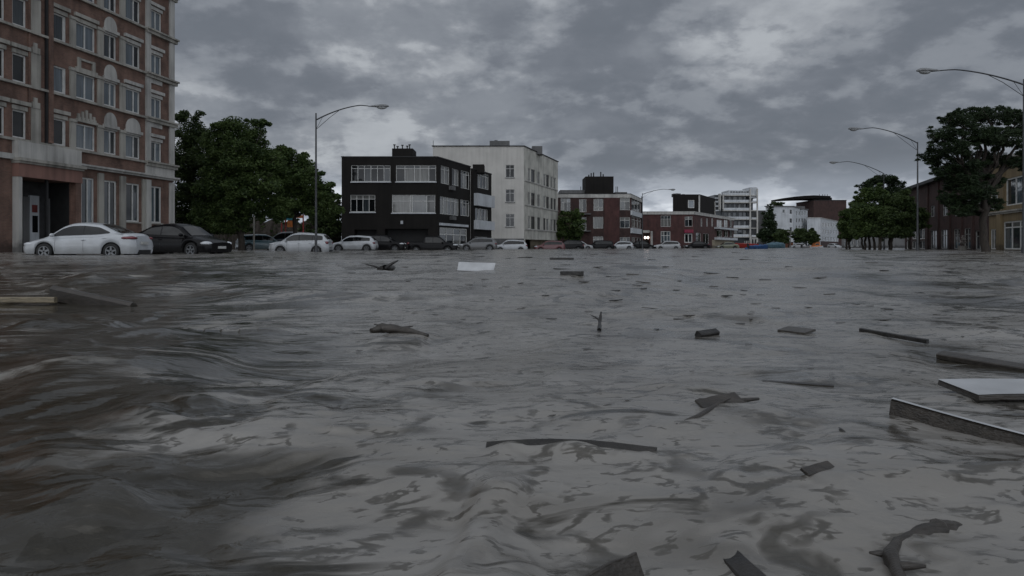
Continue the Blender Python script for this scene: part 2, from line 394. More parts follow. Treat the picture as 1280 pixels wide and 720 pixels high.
# ground floor windows
for (p0, p1, nx, pn) in ((95, 118, 3, 'bmb'), (130, 146, 2, 'md'), (157.5, 174.5, [0, .55, 1], 'dm'), (187.5, 202, 2, 'bm')):
    b.winz(0, U(p0), U(p1), 2.05 if p0 > 150 else 1.2, 4.7, nx=nx, tr=None, panes=pn, fw=.1, rev=.3, sill=STONE)
b.hole(0, U(20), U(87), -.5, 4.25, 1.5)
b.winz(0, U(-40), U(-12), 1.0, 3.9, nx=2, panes='d', fw=.08)
b.finish()
up0, up1, uj, uc, ue = U(15), U(95), U(57), U(181), f.L
S = []
for r in range(5):
    zl = 6.3+3.15*r
    S.append((0, 0, uc-.002, zl-.04, zl+.10, -.02, .16))
    S.append((0, uc, ue+.30, zl-.20, zl+.02, -.02, .22)); S.append((0, uc, ue+.36, zl+.023, zl+.14, -.02, .34))
b.part('string_course', STONE, S)
S = []
for r in range(5):
    zl = 6.3+3.15*r
    for (p0, p1) in ((86.5, 93.5), (121, 128), (149, 155.5)):
        S.append((0, U(p0), U(p1), zl+.105, zl+1.72, -.02, .10)); S.append((0, U(p0)-.05, U(p1)+.05, zl+1.723, zl+1.9, -.02, .15))
    S.append((0, U(37), U(49), zl+.105, zl+2.0, -.02, .12)); S.append((0, U(38.5), U(47.5), zl+2.003, zl+2.35, -.02, .16)); S.append((0, U(41), U(45), zl+2.353, zl+2.62, -.02, .11))
b.part('pilaster', STONE, S)
S = []
for r in range(5):
    zl = 6.3+3.15*r
    S.append((0, U(181.3), U(187.2), zl+.143, zl+2.945, -.02, .12)); S.append((0, U(211), ue+.06, zl+.143, zl+2.945, -.06, .12))
    if r < 2: S.append((0, U(188), U(202), zl+2.62, zl+2.94, -.02, .06))
S += [(0, uc, ue+.05, 5.503, 6.097, -.02, .12), (0, U(181.3), U(187.2), -.5, 5.1, -.02, .14), (0, U(211), ue+.06, -.5, 5.1, -.06, .12)]
b.part('corner_pier', STONE2, S)
b.part('ground_floor_pier', STONE, [(0, U(121.5), U(128), -.5, 5.1, -.02, .14), (0, U(149), U(155.5), -.5, 5.1, -.02, .14), (0, U(177), U(180.5), -.5, 5.1, -.02, .10)])
b.part('cornice', STONE2, [(0, up1+.002, ue+.28, 5.25, 5.38, -.02, .25), (0, up1+.002, ue+.36, 5.383, 5.5, -.02, .38), (0, 0, up0-.01, 5.2, 5.5, -.02, .2)])
b.part('entrance_fascia', STONE2, [(0, up0, up1, 5.303, 6.25, -.02, .40)])
b.part('entrance_cornice', STONE, [(0, up0-.05, up1+.05, 5.003, 5.12, -.02, .55), (0, up0-.1, up1+.1, 5.123, 5.3, -.02, .68)])
b.part('entrance_beam', PINK, [(0, up0, up1, 4.253, 5.0, -.02, .45)])
b.part('entrance_column', STONE2, [(0, U(15.5), U(19.7), -.5, 4.25, -.02, .42)])
b.part('entrance_column', BRICK_BROWN, [(0, U(88), U(94.5), -.5, 4.25, .003, .40)])
b.part('downpipe', TRIM, [(0, uj-.08, uj+.06, -.5, 22, .005, .14)])
b.part('brick_pilaster', BRICK_BROWN, [(0, U(58.2), U(63.5), 6.45, 22.4, .003, .20), (0, U(34.3), U(36.6), 6.45, 22.4, .003, .10)])
b.part('lobby_back_wall', simple('lobby_wall', (.035, .035, .036), .8), [(0, U(20)+.01, U(87)-.01, -.5, 4.24, -1.55, -1.49)])
sh = 1.3
b.part('lobby_panel', GREYW, [(0, U(30)+sh, U(38)+sh, -.5, 3.3, -1.48, -1.30)]); b.part('lobby_panel', GREYW, [(0, U(61)+sh, U(70)+sh, -.5, 3.3, -1.48, -1.30)])
b.part('lobby_side_panel', DARKROOM, [(0, U(87)-.06, U(87)-.003, -.5, 4.24, -1.48, -.02)])
d = b.part('entrance_door', PALEGREY, [(0, U(40)+sh, U(52)+sh, -.3, 3.4, -1.48, -1.36)])
mb = MB(); mb.fbox(f, U(43)+sh, U(50)+sh, 1.2, 2.2, -1.355, -1.34); mb.build('door_glass', GL_D, d)
mb = MB(); mb.fbox(f, U(42.5)+sh, U(49.5)+sh, 2.4, 2.85, -1.355, -1.34); mb.build('notice', simple('notice_red', (.13, .02, .016), .6), d)
# ---- black rendered block
A = W(427, 78); B = W(547, 78); Cc = W(588, 87.5)
b = Bld('office_building', 'low black rendered block with white ribbon windows and a roof box', para(A, B, Cc), zy(196.5, 78), BLACKWALL, coping=TRIM, cop=(.1, .05))
b.win(0, 439, 488, 206.5, 227, nx=6, tr=.2, panes='ddddmdddddmd'); b.win(0, 495, 545, 206.5, 227, nx=[0, .22, .46, .60, .82, 1], tr=.2, panes='dmcmcmccdm')
b.win(0, 438, 469, 243.5, 265, nx=4, tr=.25, panes='dcdcmcdc'); b.win(0, 490, 544, 243.5, 266, nx=[0, .42, .47, .8, 1], tr=.35, panes='ccccmmddcc')
b.win(1, 551, 562, 208, 230, nx=2, tr=.2, panes='cc'); b.win(1, 565, 573.5, 211.5, 232, nx=2, panes='dc'); b.win(1, 576, 587, 214, 236, nx=3, tr=.2, panes='mdc')
b.win(1, 550, 573.5, 247, 268.5, nx=5, tr=.2, panes='cmccmcdcc'); b.win(1, 575.5, 587, 250, 270, nx=3, tr=.2, panes='mcd')
b.win(1, 549.5, 584, 285, 309, nx=4, tr=.35, panes='mcdccmdc', fw=.12)
b.hole(0, b.F[0].u(443), b.F[0].u(471), -.5, zy(287, 78), 1.2); b.hole(0, b.F[0].u(481), b.F[0].u(535), -.5, zy(286, 78), 1.6)
b.finish()
b.part('garage_door', simple('garage_dark', (.012, .012, .013), .6), [(0, b.F[0].u(443), b.F[0].u(471), -.5, zy(287, 78), -1.25, -1.2), (0, b.F[0].u(481), b.F[0].u(535), -.5, zy(286, 78), -1.65, -1.6)])
b.part('shopfront_fascia', PALEGREY, [(1, b.F[1].u(549), b.F[1].u(584.5), zy(286, 82)+.3, zy(283, 82)+.3, -.02, .12)])
b.part('wall_lamp', PALEGREY, [(0, b.F[0].u(501), b.F[0].u(504), zy(280, 78), zy(276, 78), .002, .2)])
b.part('air_conditioner', GREYW, [(1, b.F[1].u(561), b.F[1].u(566), zy(238, 82), zy(233, 82), .002, .35), (1, b.F[1].u(562), b.F[1].u(567), zy(275, 82), zy(270.5, 82), .002, .35)])
b.part('window_ledge', PALEGREY, [(0, b.F[0].u(438), b.F[0].u(489), zy(228.3, 78), zy(227.1, 78), -.02, .12), (0, b.F[0].u(494), b.F[0].u(546), zy(228.3, 78), zy(227.1, 78), -.02, .12), (0, b.F[0].u(437), b.F[0].u(470), zy(266.3, 78), zy(265.1, 78), -.02, .12), (0, b.F[0].u(489), b.F[0].u(545), zy(267.3, 78), zy(266.1, 78), -.02, .12)])
mb = MB(); zr = b.ztop-.33
mb.box((W(490, 82).x, 82, zr), (W(516, 82).x, 85, zy(185.5, 82))); mb.build('roof_box', BLACKWALL, b.root)
mb = MB()
for px, h in ((493, .5), (497, .3), (503, .45), (509, .35), (512, .5), (478, .3), (468, .2), (521, .4)):
    x = W(px, 83).x; z = zy(185.5, 82) if px > 489 and px < 516 else b.ztop+.02
    mb.tube([(x, 83, z-.3), (x, 83, z+h)], .07, 6); mb.box((x-.13, 82.9, z+h), (x+.13, 83.1, z+h+.1))
mb.build('chimney_pot', TRIM, b.root)
# ---- black annex with white balconies
A = W(588.3, 87.6); B = W(592, 87.6); Cc = Vector((B.x+.317*6.3, B.y+6.3)); Pp = [A, B, Cc, Cc+Vector((-1.2, .6)), ]
b = Bld('annex_building', 'narrow black annex with stacked white balcony fronts beside the pale block', [A, B, Cc, Vector((A.x+1.0, A.y+7))], zy(212, 88), BLACKWALL, coping=TRIM, cop=(.1, .05))
b.win(1, 597, 611, 216.5, 236, nx=4, tr=.2, panes='ccmcdc'); b.win(1, 594, 610, 261, 276, nx=4, panes='mcdc'); b.win(1, 593, 609, 296, 309, nx=3, panes='dm')
b.finish(); f = b.F[1]
b.part('balcony_front', PALEGREY, [(1, .1, f.L-.1, zy(258, 90), zy(243, 90), .002, .5), (1, .1, f.L-.1, zy(287, 90), zy(276, 90), .002, .5)])
mb = MB(); mb.box((A.x+.2, 88.5, b.ztop-.3), (A.x+1.6, 91, zy(206, 89))); mb.build('roof_box', BLACKWALL, b.root)
# ---- white block
A = W(541, 100); B = W(655, 100); Cc = Vector((7.55, 118.5))
b = Bld('apartment_building', 'plain off-white four storey block with thin black roof edge behind the black block', para(A, B, Cc), zy(183, 100), WHITEWALL, coping=TRIM, cop=(.12, .12), mats={1: WHITEWALL2})
f = b.F[0]; g = b.F[1]
for y0 in (206, 236.7, 267.4):
    b.win(0, 632, 643, y0, y0+16, nx=2, tr=.3, panes='dd', sill=GREYW)
for (p0, p1) in ((660, 663), (664, 668.7), (671.8, 675.3), (679.3, 682), (682.9, 686.3), (688.3, 691.2), (692, 695)):
    for z0 in (2.85, 6.25, 9.65): b.winz(1, g.u(p0), g.u(p1), z0, z0+1.85, nx=2, panes=R.choice(['d', 'md', 'd', 'dm']), fm=FRAMED if R.random() < .5 else FRAME)
b.hole(1, .6, g.L-.3, -.5, 1.35, 1.6)
b.finish()
b.part('string_course', STONE2, [(1, .4, g.L-.1, z0-.16, z0-.02, -.02, .12) for z0 in (2.85, 6.25, 9.65)])
b.part('recessed_wall', BEIGE, [(1, .62, g.L*.3, -.5, 1.34, -1.6, -1.5), (1, g.L*.38, g.L-.32, -.5, 1.34, -1.3, -1.2)])
b.part('plinth', GREYW, [(0, 0, f.L-.01, -.5, 1.45, -.01, .05)])
mb = MB()
block(mb, 612, 637, 104, 107, b.ztop-.3, zy(176, 104)); mb.build('roof_box', GREYW, b.root)
mb = MB(); block(mb, 618, 622, 104.5, 106, zy(176, 104)+.003, zy(174.5, 104)); mb.build('chimney', GREYW, b.root)
mb = MB(); block(mb, 665, 678, 106, 108, b.ztop-.3, zy(182.5, 106)); mb.build('roof_box', GREYW, b.root)
mb = MB()
for px in (541.5, 578, 586, 599): x = W(px, 102).x; mb.tube([(x, 102, b.ztop-.3), (x, 102, b.ztop+(1.1 if px < 545 else .45))], .04, 5)
x = W(589, 102).x; mb.box((x-.4, 102, b.ztop-.3), (x+.4, 102.6, b.ztop+.3)); x = W(599, 102).x; mb.box((x-.5, 101.9, b.ztop+.3), (x+.2, 102.1, b.ztop+.38))
mb.build('antenna', TRIM, b.root)
# ---- brick building with bay windows
A = W(686, 125); B = W(788, 125); Cc = Vector((24.9, 138.5))
b = Bld('brick_building', 'three storey red brick corner building with white roof band and glazed corner bay', para(A, B, Cc), zy(242.5, 125), BRICK_DARK, coping=TRIM, cop=(.08, .1), mats={1: BRICK_RED})
f, g = b.F[0], b.F[1]
b.win(0, 701, 713, 248, 264, nx=3, tr=.3, panes='cmdcmb'); b.win(0, 724, 733, 249, 265, nx=2, panes='cd'); b.win(0, 742, 754, 248.5, 263.5, nx=2, tr=.7, panes='cccm')
b.win(0, 775, 787.3, 247.5, 262.5, nx=2, tr=.3, panes='mcdc'); b.win(0, 724, 733, 271.5, 288, nx=3, panes='dmd'); b.win(0, 741.5, 754, 271, 285.5, nx=1, panes='c')
b.win(0, 775, 787.3, 271.5, 285, nx=2, tr=.3, panes='mcmc'); b.win(0, 741.5, 754, 295.5, 306, nx=2, tr=.4, panes='dcmc'); b.win(0, 775, 787.3, 296.5, 310, nx=3, panes='mcd')
b.win(1, 789.5, 801, 248.5, 264, nx=3, tr=.3, panes='mcdc'); b.win(1, 789.5, 801, 271.5, 285, nx=3, tr=.3, panes='cccm'); b.win(1, 789.5, 801, 297, 309, nx=3, panes='cmd')
b.finish()
b.part('roof_band', STONE2, [(0, 0, f.L, b.ztop-.65, b.ztop-.05, .002, .14), (1, .01, g.L, b.ztop-.65, b.ztop-.05, .002, .14)])
b.part('red_brick_panel', BRICK_RED, [(0, f.u(755), f.u(774), -.5, b.ztop-.66, .003, .10)])
b.part('bay_panel', PALEGREY, [(1, .1, g.L-.3, zy(270.5, 130), zy(264.6, 130), .002, .3), (1, .1, g.L-.3, zy(292, 130), zy(285.6, 130), .002, .3)])
b.part('balcony', GREYW, [(0, f.u(718), f.u(738), zy(268.3, 125), zy(267, 125), .002, 1.0), (0, f.u(718), f.u(738), zy(289.5, 125), zy(288.3, 125), .002, 1.0)])
b.part('downpipe', TRIM, [(1, g.L-.25, g.L-.08, -.5, b.ztop+.5, .005, .15)])
mb = MB(); block(mb, 732, 767, 128, 134, b.ztop-.3, zy(220.5, 128)); mb.build('roof_box', BLACKWALL, b.root)
mb = MB(); block(mb, 700, 731, 129, 134, b.ztop-.3, zy(237.5, 129)); block(mb, 769, 784, 129, 134, b.ztop-.3, zy(240, 129)); mb.build('attic', GREYW, b.root)
mb = MB()
for px, h in ((736, .5), (739, .8), (742, .9), (751, 1.0), (754, .6)): x = W(px, 130).x; mb.tube([(x, 130, zy(221, 128)-.3), (x, 130, zy(220.5, 128)+h)], .12, 5)
for px in (726, 770, 772): x = W(px, 131).x; mb.tube([(x, 131, zy(240, 129)-.4), (x, 131, zy(232, 129))], .06, 5)
mb.build('chimney_pot', TRIM, b.root)
# ---- second brick building
A = W(801.5, 146); B = W(867, 146); Cc = W(917, 180)
b = Bld('brick_building', 'two storey red brick building with white cornice and a red awning over one window', para(A, B, Cc), zy(265, 146), BRICK_RED, coping=STONE2, cop=(.12, .2), mats={1: BRICK_RED})
f, g = b.F[0], b.F[1]
b.win(0, 826, 838.5, 269.5, 283.4, nx=3, tr=.3, panes='cmcmcm'); b.win(0, 856, 865.6, 270.5, 283, nx=2, tr=.3, panes='mcdc'); b.win(0, 826, 838, 289, 307, nx=3, tr=.3, panes='bcbmbb', fw=.12); b.win(0, 855.5, 865.5, 292, 303.5, nx=2, panes='dm', fw=.16)
for p0, p1 in ((876, 878), (883, 885), (889.5, 891.5)): b.win(1, p0, p1, 273, 283, nx=1, panes='c')
b.win(1, 870, 876, 291, 306, nx=2, panes='md'); b.win(1, 879, 886, 292, 306, nx=2, panes='dd')
for p0, p1 in ((896, 903), (905, 910), (912, 915.5)): b.win(1, p0, p1, 275, 284, nx=2, panes='mc'); b.win(1, p0, p1, 288, 296, nx=2, panes='dc')
b.hole(0, f.u(804.5), f.u(812), -.5, zy(292, 146), 1.0)
b.finish()
b.part('roof_band', STONE2, [(0, 0, f.L, b.ztop-.5, b.ztop-.02, .002, .18), (1, .01, g.L, b.ztop-.5, b.ztop-.02, .002, .18)])
b.part('awning', simple('awning_red', (.22, .02, .05), .7), [(0, f.u(855), f.u(866), zy(291, 146), zy(287, 146), .002, .5)])
b.part('doorway', DARKROOM, [(0, f.u(804.5), f.u(812), -.5, zy(292, 146), -1.05, -1.0)])
b.part('door_canopy', STONE2, [(0, f.u(803), f.u(811), zy(291, 146), zy(288, 146), .002, .8)])
b.part('door_post', STONE2, [(0, f.u(813), f.u(815.5), -.5, zy(289, 146), .002, .35)])
b.part('balcony_front', PALEGREY, [(1, g.u(893), g.L, zy(286.8, 168), zy(284.6, 168), .002, 1.0), (1, g.u(893), g.L, zy(300, 168), zy(297, 168), .002, 1.0)])
b.part('ground_floor_panel', BEIGE, [(1, g.u(890), g.L, -.5, zy(300.2, 168), .002, .08)])
m, t_, bb = nt('lit_lamp'); bb.inputs['Emission Color'].default_value = (1, .8, .7, 1); bb.inputs['Emission Strength'].default_value = 9
mb = MB()
for px in (806.6, 810): p = W(px, 145.8, 297); mb.ellipsoid(p, (.22, .12, .26))
mb.build('door_lamp', m, b.root)
# black penthouse block behind/above
A = W(841, 151); B = W(874.5, 151); Cc = W(894, 165)
b = Bld('penthouse_building', 'black flat roofed block rising behind the red brick building with white corner pipes', para(A, B, Cc), zy(243.5, 151), BLACKWALL, coping=TRIM, cop=(.1, .06), z0=-.5)
b.win(0, 860, 868, 250, 260, nx=1, panes='b', fw=.14)
b.finish(); b.part('white_pipe', STONE2, [(0, b.F[0].L-.25, b.F[0].L+.05, 6, b.ztop-.1, .003, .2), (1, b.F[1].L-.8, b.F[1].L-.55, 6, b.ztop-.6, .003, .2)])
mb = MB(); block(mb, 842, 851, 152, 154, b.ztop-.3, b.ztop+.35); block(mb, 845, 848, 155, 156, b.ztop-.3, b.ztop+.6); block(mb, 853, 856, 153, 155, b.ztop-.3, b.ztop+.3); mb.build('roof_box', TRIM, b.root)
# white modern balcony building
def modern():
    D = 230
    root = thing('apartment_building', 'white modern building of stacked open balcony floors with slim white columns', 'building', (W(920, D).x, D+8, 0))
    x0, x1, x2 = W(895, D).x, W(938, D).x, W(947, D).x
    xm = W(904, D).x
    mb = MB(); mb.box((xm, D+1.5, -.5), (x1-.4, D+14, zy(244.5, D))); mb.box((x0, D+2, -.5), (xm-.01, D+14, zy(243, D)))
    mb.box((x1-.39, D+3, -.5), (x2-.5, D+14, zy(244.5, D)))
    mb.build('wall', simple('curtain_wall', (.03, .035, .04), .3, .4, .35), root)
    sl = MB(); pn = MB()
    for i, y in enumerate((244.3, 253.2, 263.2, 274.2, 285.2, 296.2)):
        z = zy(y, D); l = W(904 if i else 903, D).x
        sl.box((l, D-.3, z-.15), (x2, D+2.6, z+.15)); pn.box((l+.1, D-.28, z+.153), (x1-.3, D-.16, z+.85))
        pn.box((x1+.3, D-.28, z+.153), (x2-.3, D-.16, z+.6)) if i % 2 else None
    sl.build('floor_slab', STONE2, root); pn.build('balcony_front', PALEGREY, root)
    cm = MB()
    for x in (x1-.2, x2-.25): cm.box((x-.22, D-.6, -.5), (x+.22, D-.31, zy(236, D)))
    cm.box((xm-.3, D-.5, zy(262, D)), (xm+.1, D-.32, zy(243, D))); cm.box((x0+1.2, D, zy(262, D)), (x0+1.6, D+1.9, zy(242, D)))
    cm.build('column', STONE2, root)
    wb = MB()
    for y in (246.5, 251, 256.5, 262): wb.box((x0+.1, D+1.3, zy(y+1.6, D)), (xm-.4, D+1.99, zy(y, D)))
    wb.box((W(912, D).x, D+1, zy(243.9, D)), (x1, D+9, zy(237.5, D))); wb.box((x1+.01, D+.2, zy(247.5, D)), (x2, D+8, zy(234, D)))
    wb.build('penthouse', PALEGREY, root)
    n = 7
    for i in range(n):
        a = W(914+i*3.4, D).x; gb = MB(); gb.box((a, D+.85, zy(241.8, D)), (a+.62, D+.99, zy(239, D))); gb.build('window', GL_D, root)
    for k, y in enumerate((249, 258.5, 269, 280, 291)):
        for j in range(5):
            a = W(906+j*6.3+R.uniform(-.5, .5), D).x; gb = MB(); gb.box((a, D+1.38, zy(y+3, D)), (a+R.uniform(.5, 1.3), D+1.49, zy(y-3.4, D))); gb.build('window', R.choice([GL_D, GL_M, GL_M, GL_C]), root)
    eb = MB()
    for a in (938, 941.5, 945): eb.box((W(a, D).x-.12, D-.9, -.5), (W(a, D).x+.12, D-.7, zy(299, D)))
    eb.box((W(937.5, D).x, D-.95, zy(299, D)), (W(946, D).x, D-.62, zy(298, D)))
    for a in (930, 932, 934): eb.box((W(a, D).x-.08, D-.9, -.5), (W(a, D).x+.08, D-.7, zy(301, D)))
    eb.build('entrance_frame', STONE2, root)
modern()
# white hipped block right of the conifer
A = W(957, 240); B = W(991, 240); Cc = W(1009.5, 262)
b = Bld('apartment_building', 'white five storey block with few small windows behind the conifer', para(A, B, Cc), zy(258.5, 240), PALEGREY, coping=GREYW, cop=(.3, .3))
for y in (262, 273, 284): b.win(0, 987, 990, y, y+5.5, nx=1, panes='d'); b.win(0, 978, 981, y, y+4, nx=1, panes='m') if y < 270 else None
for p in (995, 998.5, 1002, 1005.5):
    for y in (264, 273, 282, 291): b.win(1, p, p+1.5, y, y+5, nx=1, panes='m')
b.finish()
mb = MB(); block(mb, 992, 1006, 250, 256, b.ztop-.3, zy(257.8, 250)); mb.build('roof_box', GREYW, b.root)
mb = MB(); block(mb, 948, 958, 242, 250, -.5, zy(263, 242)); mb.build('side_wing', GREYW, b.root)
# dark brick tower with cantilever canopy
D = 300
b = Bld('brick_tower', 'windowless dark red brick tower block with a long cantilevered roof canopy', [W(1017, D), W(1058, D), W(1062, D)+Vector((0, 20)), W(1019, D)+Vector((0, 20))], zy(250.5, D), BRICK_DARK, coping=TRIM, cop=(.2, .2))
b.finish()
mb = MB()
xs = [981, 995, 1008, 1020, 1041]; hs = [1.0, 1.6, 2.0, 2.2, 1.9]; zt = [247.5-.2, 245.4, 244.2, 243.6, 244.5]
rows = []
for p, h, y in zip(xs, hs, zt):
    x = W(p, D).x; z = zy(y, D); rows.append([(x, D+2, z-h*.62), (x, D+2, z), (x, D+16, z), (x, D+16, z-h*.62)])
mb.grid(rows, close=True); mb.face(rows[0]); mb.face(rows[-1])
block(mb, 1024, 1040, D+3, D+12, b.ztop-.3, zy(244.5, D)-.6)
mb.build('canopy', BLACKWALL, b.root)
mb = MB()
for p in (1032, 1036, 1039, 1042): x = W(p, D).x; mb.tube([(x, D+6, zy(246, D)), (x, D+6, zy(241.5, D))], .12, 5)
mb.build('antenna', TRIM, b.root)
# low pale office
A = W(1009, 252); B = W(1025.6, 252); Cc = W(1048, 290)
b = Bld('office_building', 'low white three storey office with dark window grid below the brick tower', para(A, B, Cc), zy(272.5, 252), PALEGREY, coping=STONE2, cop=(.2, .2))
for i, y in enumerate((278.5, 287, 296)):
    for p in (1027, 1030.3, 1033.6, 1037, 1040.5, 1044): b.win(1, p, p+2.4, y+.06*(p-1027), y+5+.02*(p-1027), nx=1, panes='d' if R.random() < .7 else 'm')
b.finish(); b.part('dark_ground_floor', BRICK_DARK, [(1, .1, b.F[1].L-.1, -.5, 2.2, .002, .2)])
# far low building behind the right trees
b = Bld('terrace_building', 'low grey brick terrace glimpsed between the far trees and the brick row', [W(1052, 170), W(1146, 170), W(1146, 180), W(1052, 180)], zy(284, 170), GREYW, coping=STONE2, cop=(.2, .2))
for p in (1056, 1063, 1070, 1079): b.win(0, p, p+4, 289, 297, nx=2, panes='cm'); b.win(0, p, p+4, 300, 308, nx=2, panes='md')
b.finish()
# ---- right hand street side
P0 = Vector((42.7, 60)); dr = Vector((.302, .953))
def online(px):
    k = (px-640)/FP; s_ = (k*P0.y-P0.x)/(dr.x-k*dr.y); return P0+dr*s_
nr = Vector((dr.y, -dr.x))
A = online(1236.5); B = online(1131)
b = Bld('brick_row', 'long dark brick street building behind the trunk of the big pine', [A, B, B+nr*12, A+nr*12], zy(238, B.y), BRICK_DARK, coping=TRIM, cop=(.2, .45))
f = b.F[0]
for (p0, p1, y0, y1, pn) in ((1163, 1171, 288, 311, 'cm'), (1176, 1184, 287, 311, 'cc'), (1192, 1200, 286, 311, 'md'), (1205, 1213, 285, 311, 'dd'), (1219, 1229, 288, 312, 'cd'), (1178, 1184, 255, 270, 'md'), (1163, 1168, 257, 271, 'dm'), (1193, 1200, 252, 270, 'dm'), (1208, 1216, 249, 269, 'dd'), (1150, 1153, 262, 272, 'cd'), (1142, 1145, 263, 272, 'cd'), (1222, 1230, 247, 268, 'dm')):
    b.win(0, p0, p1, y0, y1, nx=2, tr=.3, panes=pn.replace('c', 'm'), fw=.08, fm=simple('dull_frame_%d' % p0, (.25, .25, .24), .6, .2))
for (p0, p1) in ((1133, 1138), (1140, 1146), (1148, 1156)): b.win(0, p0, p1, 286, 299, nx=2, panes='cmb', fw=.12); b.win(0, p0, p1, 301, 311, nx=2, panes='md')
b.finish()
b.part('eaves', TRIM, [(0, -.2, f.L+.2, b.ztop-.25, b.ztop-.02, .003, .7)])
b.part('pilaster', BRICK_DARK, [(0, f.u(p), f.u(p)-.5, -.5, b.ztop-.3, .003, .18) for p in (1160, 1173, 1187, 1202, 1216)])
mb = MB(); q = online(1165)+nr*2.5; fr = Fac(q, q+dr*10, -nr); mb.fbox(fr, -4, 7, b.ztop-.3, zy(219, 90), -4, 0); mb.build('roof_block', BRICK_RED, b.root)
A = online(1336); B = online(1236.3)
b = Bld('shop_building', 'ochre yellow rendered building with big white framed windows at far right', [A, B, B+nr*12, A+nr*12], 8.0, CREAM, coping=STONE2, cop=(.25, .4))
f = b.F[0]
b.win(0, 1257, 1281, 221, 256, nx=2, panes='bm', fw=.12); b.win(0, 1292, 1318, 214, 253, nx=2, panes='bm', fw=.12); b.win(0, 1238, 1247, 243, 262, nx=2, panes='bc', fw=.1)
zz = f.z(1268, 312); zt2 = f.z(1268, 276)
b.winz(0, *sorted((f.u(1254), f.u(1285))), zz, zt2, nx=3, tr=.22, panes='bcmcbm', fw=.13); b.winz(0, *sorted((f.u(1292), f.u(1325))), zz, zt2, nx=3, tr=.22, panes='mcmc', fw=.13)
b.winz(0, *sorted((f.u(1238), f.u(1247.5))), zz, zt2-.6, nx=3, panes='cmd', fw=.1)
b.finish(); zc = f.z(1268, 266)
b.part('string_course', STONE, [(0, -.1, f.L, zc, zc+.15, -.02, .18), (0, -.1, f.L, zc+.153, zc+.28, -.02, .3)])
b.part('pier', CREAM, [(0, f.u(1253)-.25, f.u(1250)+.25, -.5, zc-.01, .003, .25), (0, f.u(1256)-.12, f.u(1252.5)+.12, zc+.29, 7.9, .003, .2)])
mb = MB()
g0, g1 = f.P(0, 8.26, .4), f.P(f.L, 8.26, .4); k0, k1 = f.P(0, 10.2, -5), f.P(f.L, 10.2, -5); h0, h1 = f.P(0, 8.26, -11), f.P(f.L, 8.26, -11)
mb.face([g0, g1, k1, k0]); mb.face([k0, k1, h1, h0]); mb.face([g1, h1, k1]); mb.face([g0, k0, h0]); mb.build('pitched_roof', GREYW, b.root)
# orange kiosk
D = 215
def kiosk(px0, px1, pt, mat, label):
    root = thing('kiosk', label, 'kiosk', (W((px0+px1)/2, D).x, D+1, 0))
    mb = MB(); block(mb, px0, px1, D, D+2.5, -.5, zy(pt, D)); mb.build('body', mat, root)
    mb = MB(); block(mb, px0-.6, px1+.6, D-.3, D+2.8, zy(pt, D)+.003, zy(pt-.6, D)); mb.build('roof', GREYW, root)
    mb = MB(); block(mb, px0+1, px1-1.4, D-.05, D-.003, .8, zy(pt+2.5, D)); mb.build('hatch', GL_D, root)
kiosk(1018.5, 1025, 302, FORANGE, 'small bright orange kiosk in front of the low white office')
kiosk(985, 991.5, 303, simple('rust_brown', (.16, .06, .03), .7), 'small rust brown kiosk between the two rounded far trees')

# ------------------------------------------------------------------ trees
def leaf_cloud(lobes, n, size, sub=10, asp=.55, seed=0, flat=1.0):
    rs = np.random.RandomState(seed); pts = []
    vols = np.array([(l[3]*l[4]*l[5])**.7 for l in lobes]); vols /= vols.sum()
    for l, fr in zip(lobes, vols):
        m = max(5, int(sub)); nu = int(n*fr*.30); k = int(n*fr*.74/m)
        q = rs.normal(size=(nu, 3)); q /= (np.linalg.norm(q, axis=1)[:, None]+1e-6)
        pts.append(np.array(l[:3])+q*(rs.uniform(0, 1, size=(nu, 1))**.4)*np.array(l[3:6])*.80)
        for j in range(m):
            d = rs.normal(size=3); d /= np.linalg.norm(d)
            rad = rs.uniform(.3, 1.13)**.6
            c = np.array(l[:3]) + d*np.array(l[3:6])*rad
            sr = min(l[3:6])*(rs.uniform(.3, .5) if rad < .85 else rs.uniform(.16, .36))
            kk = int(k*rs.uniform(.6, 1.4))
            q = rs.normal(size=(kk, 3)); q /= (np.linalg.norm(q, axis=1)[:, None]+1e-6)
            q *= (rs.uniform(0, 1, size=(kk, 1))**.45)*sr*np.array([1.15, 1.15, .75*flat])
            pts.append(c+q)
    pts = np.vstack(pts); N = len(pts)
    a = rs.normal(size=(N, 3)); a[:, 2] *= .6; a /= np.linalg.norm(a, axis=1)[:, None]
    b_ = rs.normal(size=(N, 3)); b_ -= (b_*a).sum(1)[:, None]*a; b_ /= np.linalg.norm(b_, axis=1)[:, None]
    s = size*rs.uniform(.55, 1.35, size=(N, 1))
    V = np.empty((N, 4, 3)); V[:, 0] = pts-a*s*.6; V[:, 1] = pts+b_*s*asp*.5; V[:, 2] = pts+a*s*.6; V[:, 3] = pts-b_*s*asp*.5
    V[:, 1] += a*s*.1
    return V.reshape(-1, 3)
def quads_mesh(name, V, mat, parent, off):
    N = len(V)//4; me = bpy.data.meshes.new(name)
    me.vertices.add(N*4); me.vertices.foreach_set('co', (V-np.array(off)).astype(np.float32).ravel())
    me.loops.add(N*4); me.loops.foreach_set('vertex_index', np.arange(N*4, dtype=np.int32))
    me.polygons.add(N); me.polygons.foreach_set('loop_start', np.arange(0, N*4, 4, dtype=np.int32)); me.polygons.foreach_set('loop_total', np.full(N, 4, dtype=np.int32))
    me.materials.append(mat); me.update(calc_edges=True)
    o = bpy.data.objects.new(name, me); C.objects.link(o); o.parent = parent; return o
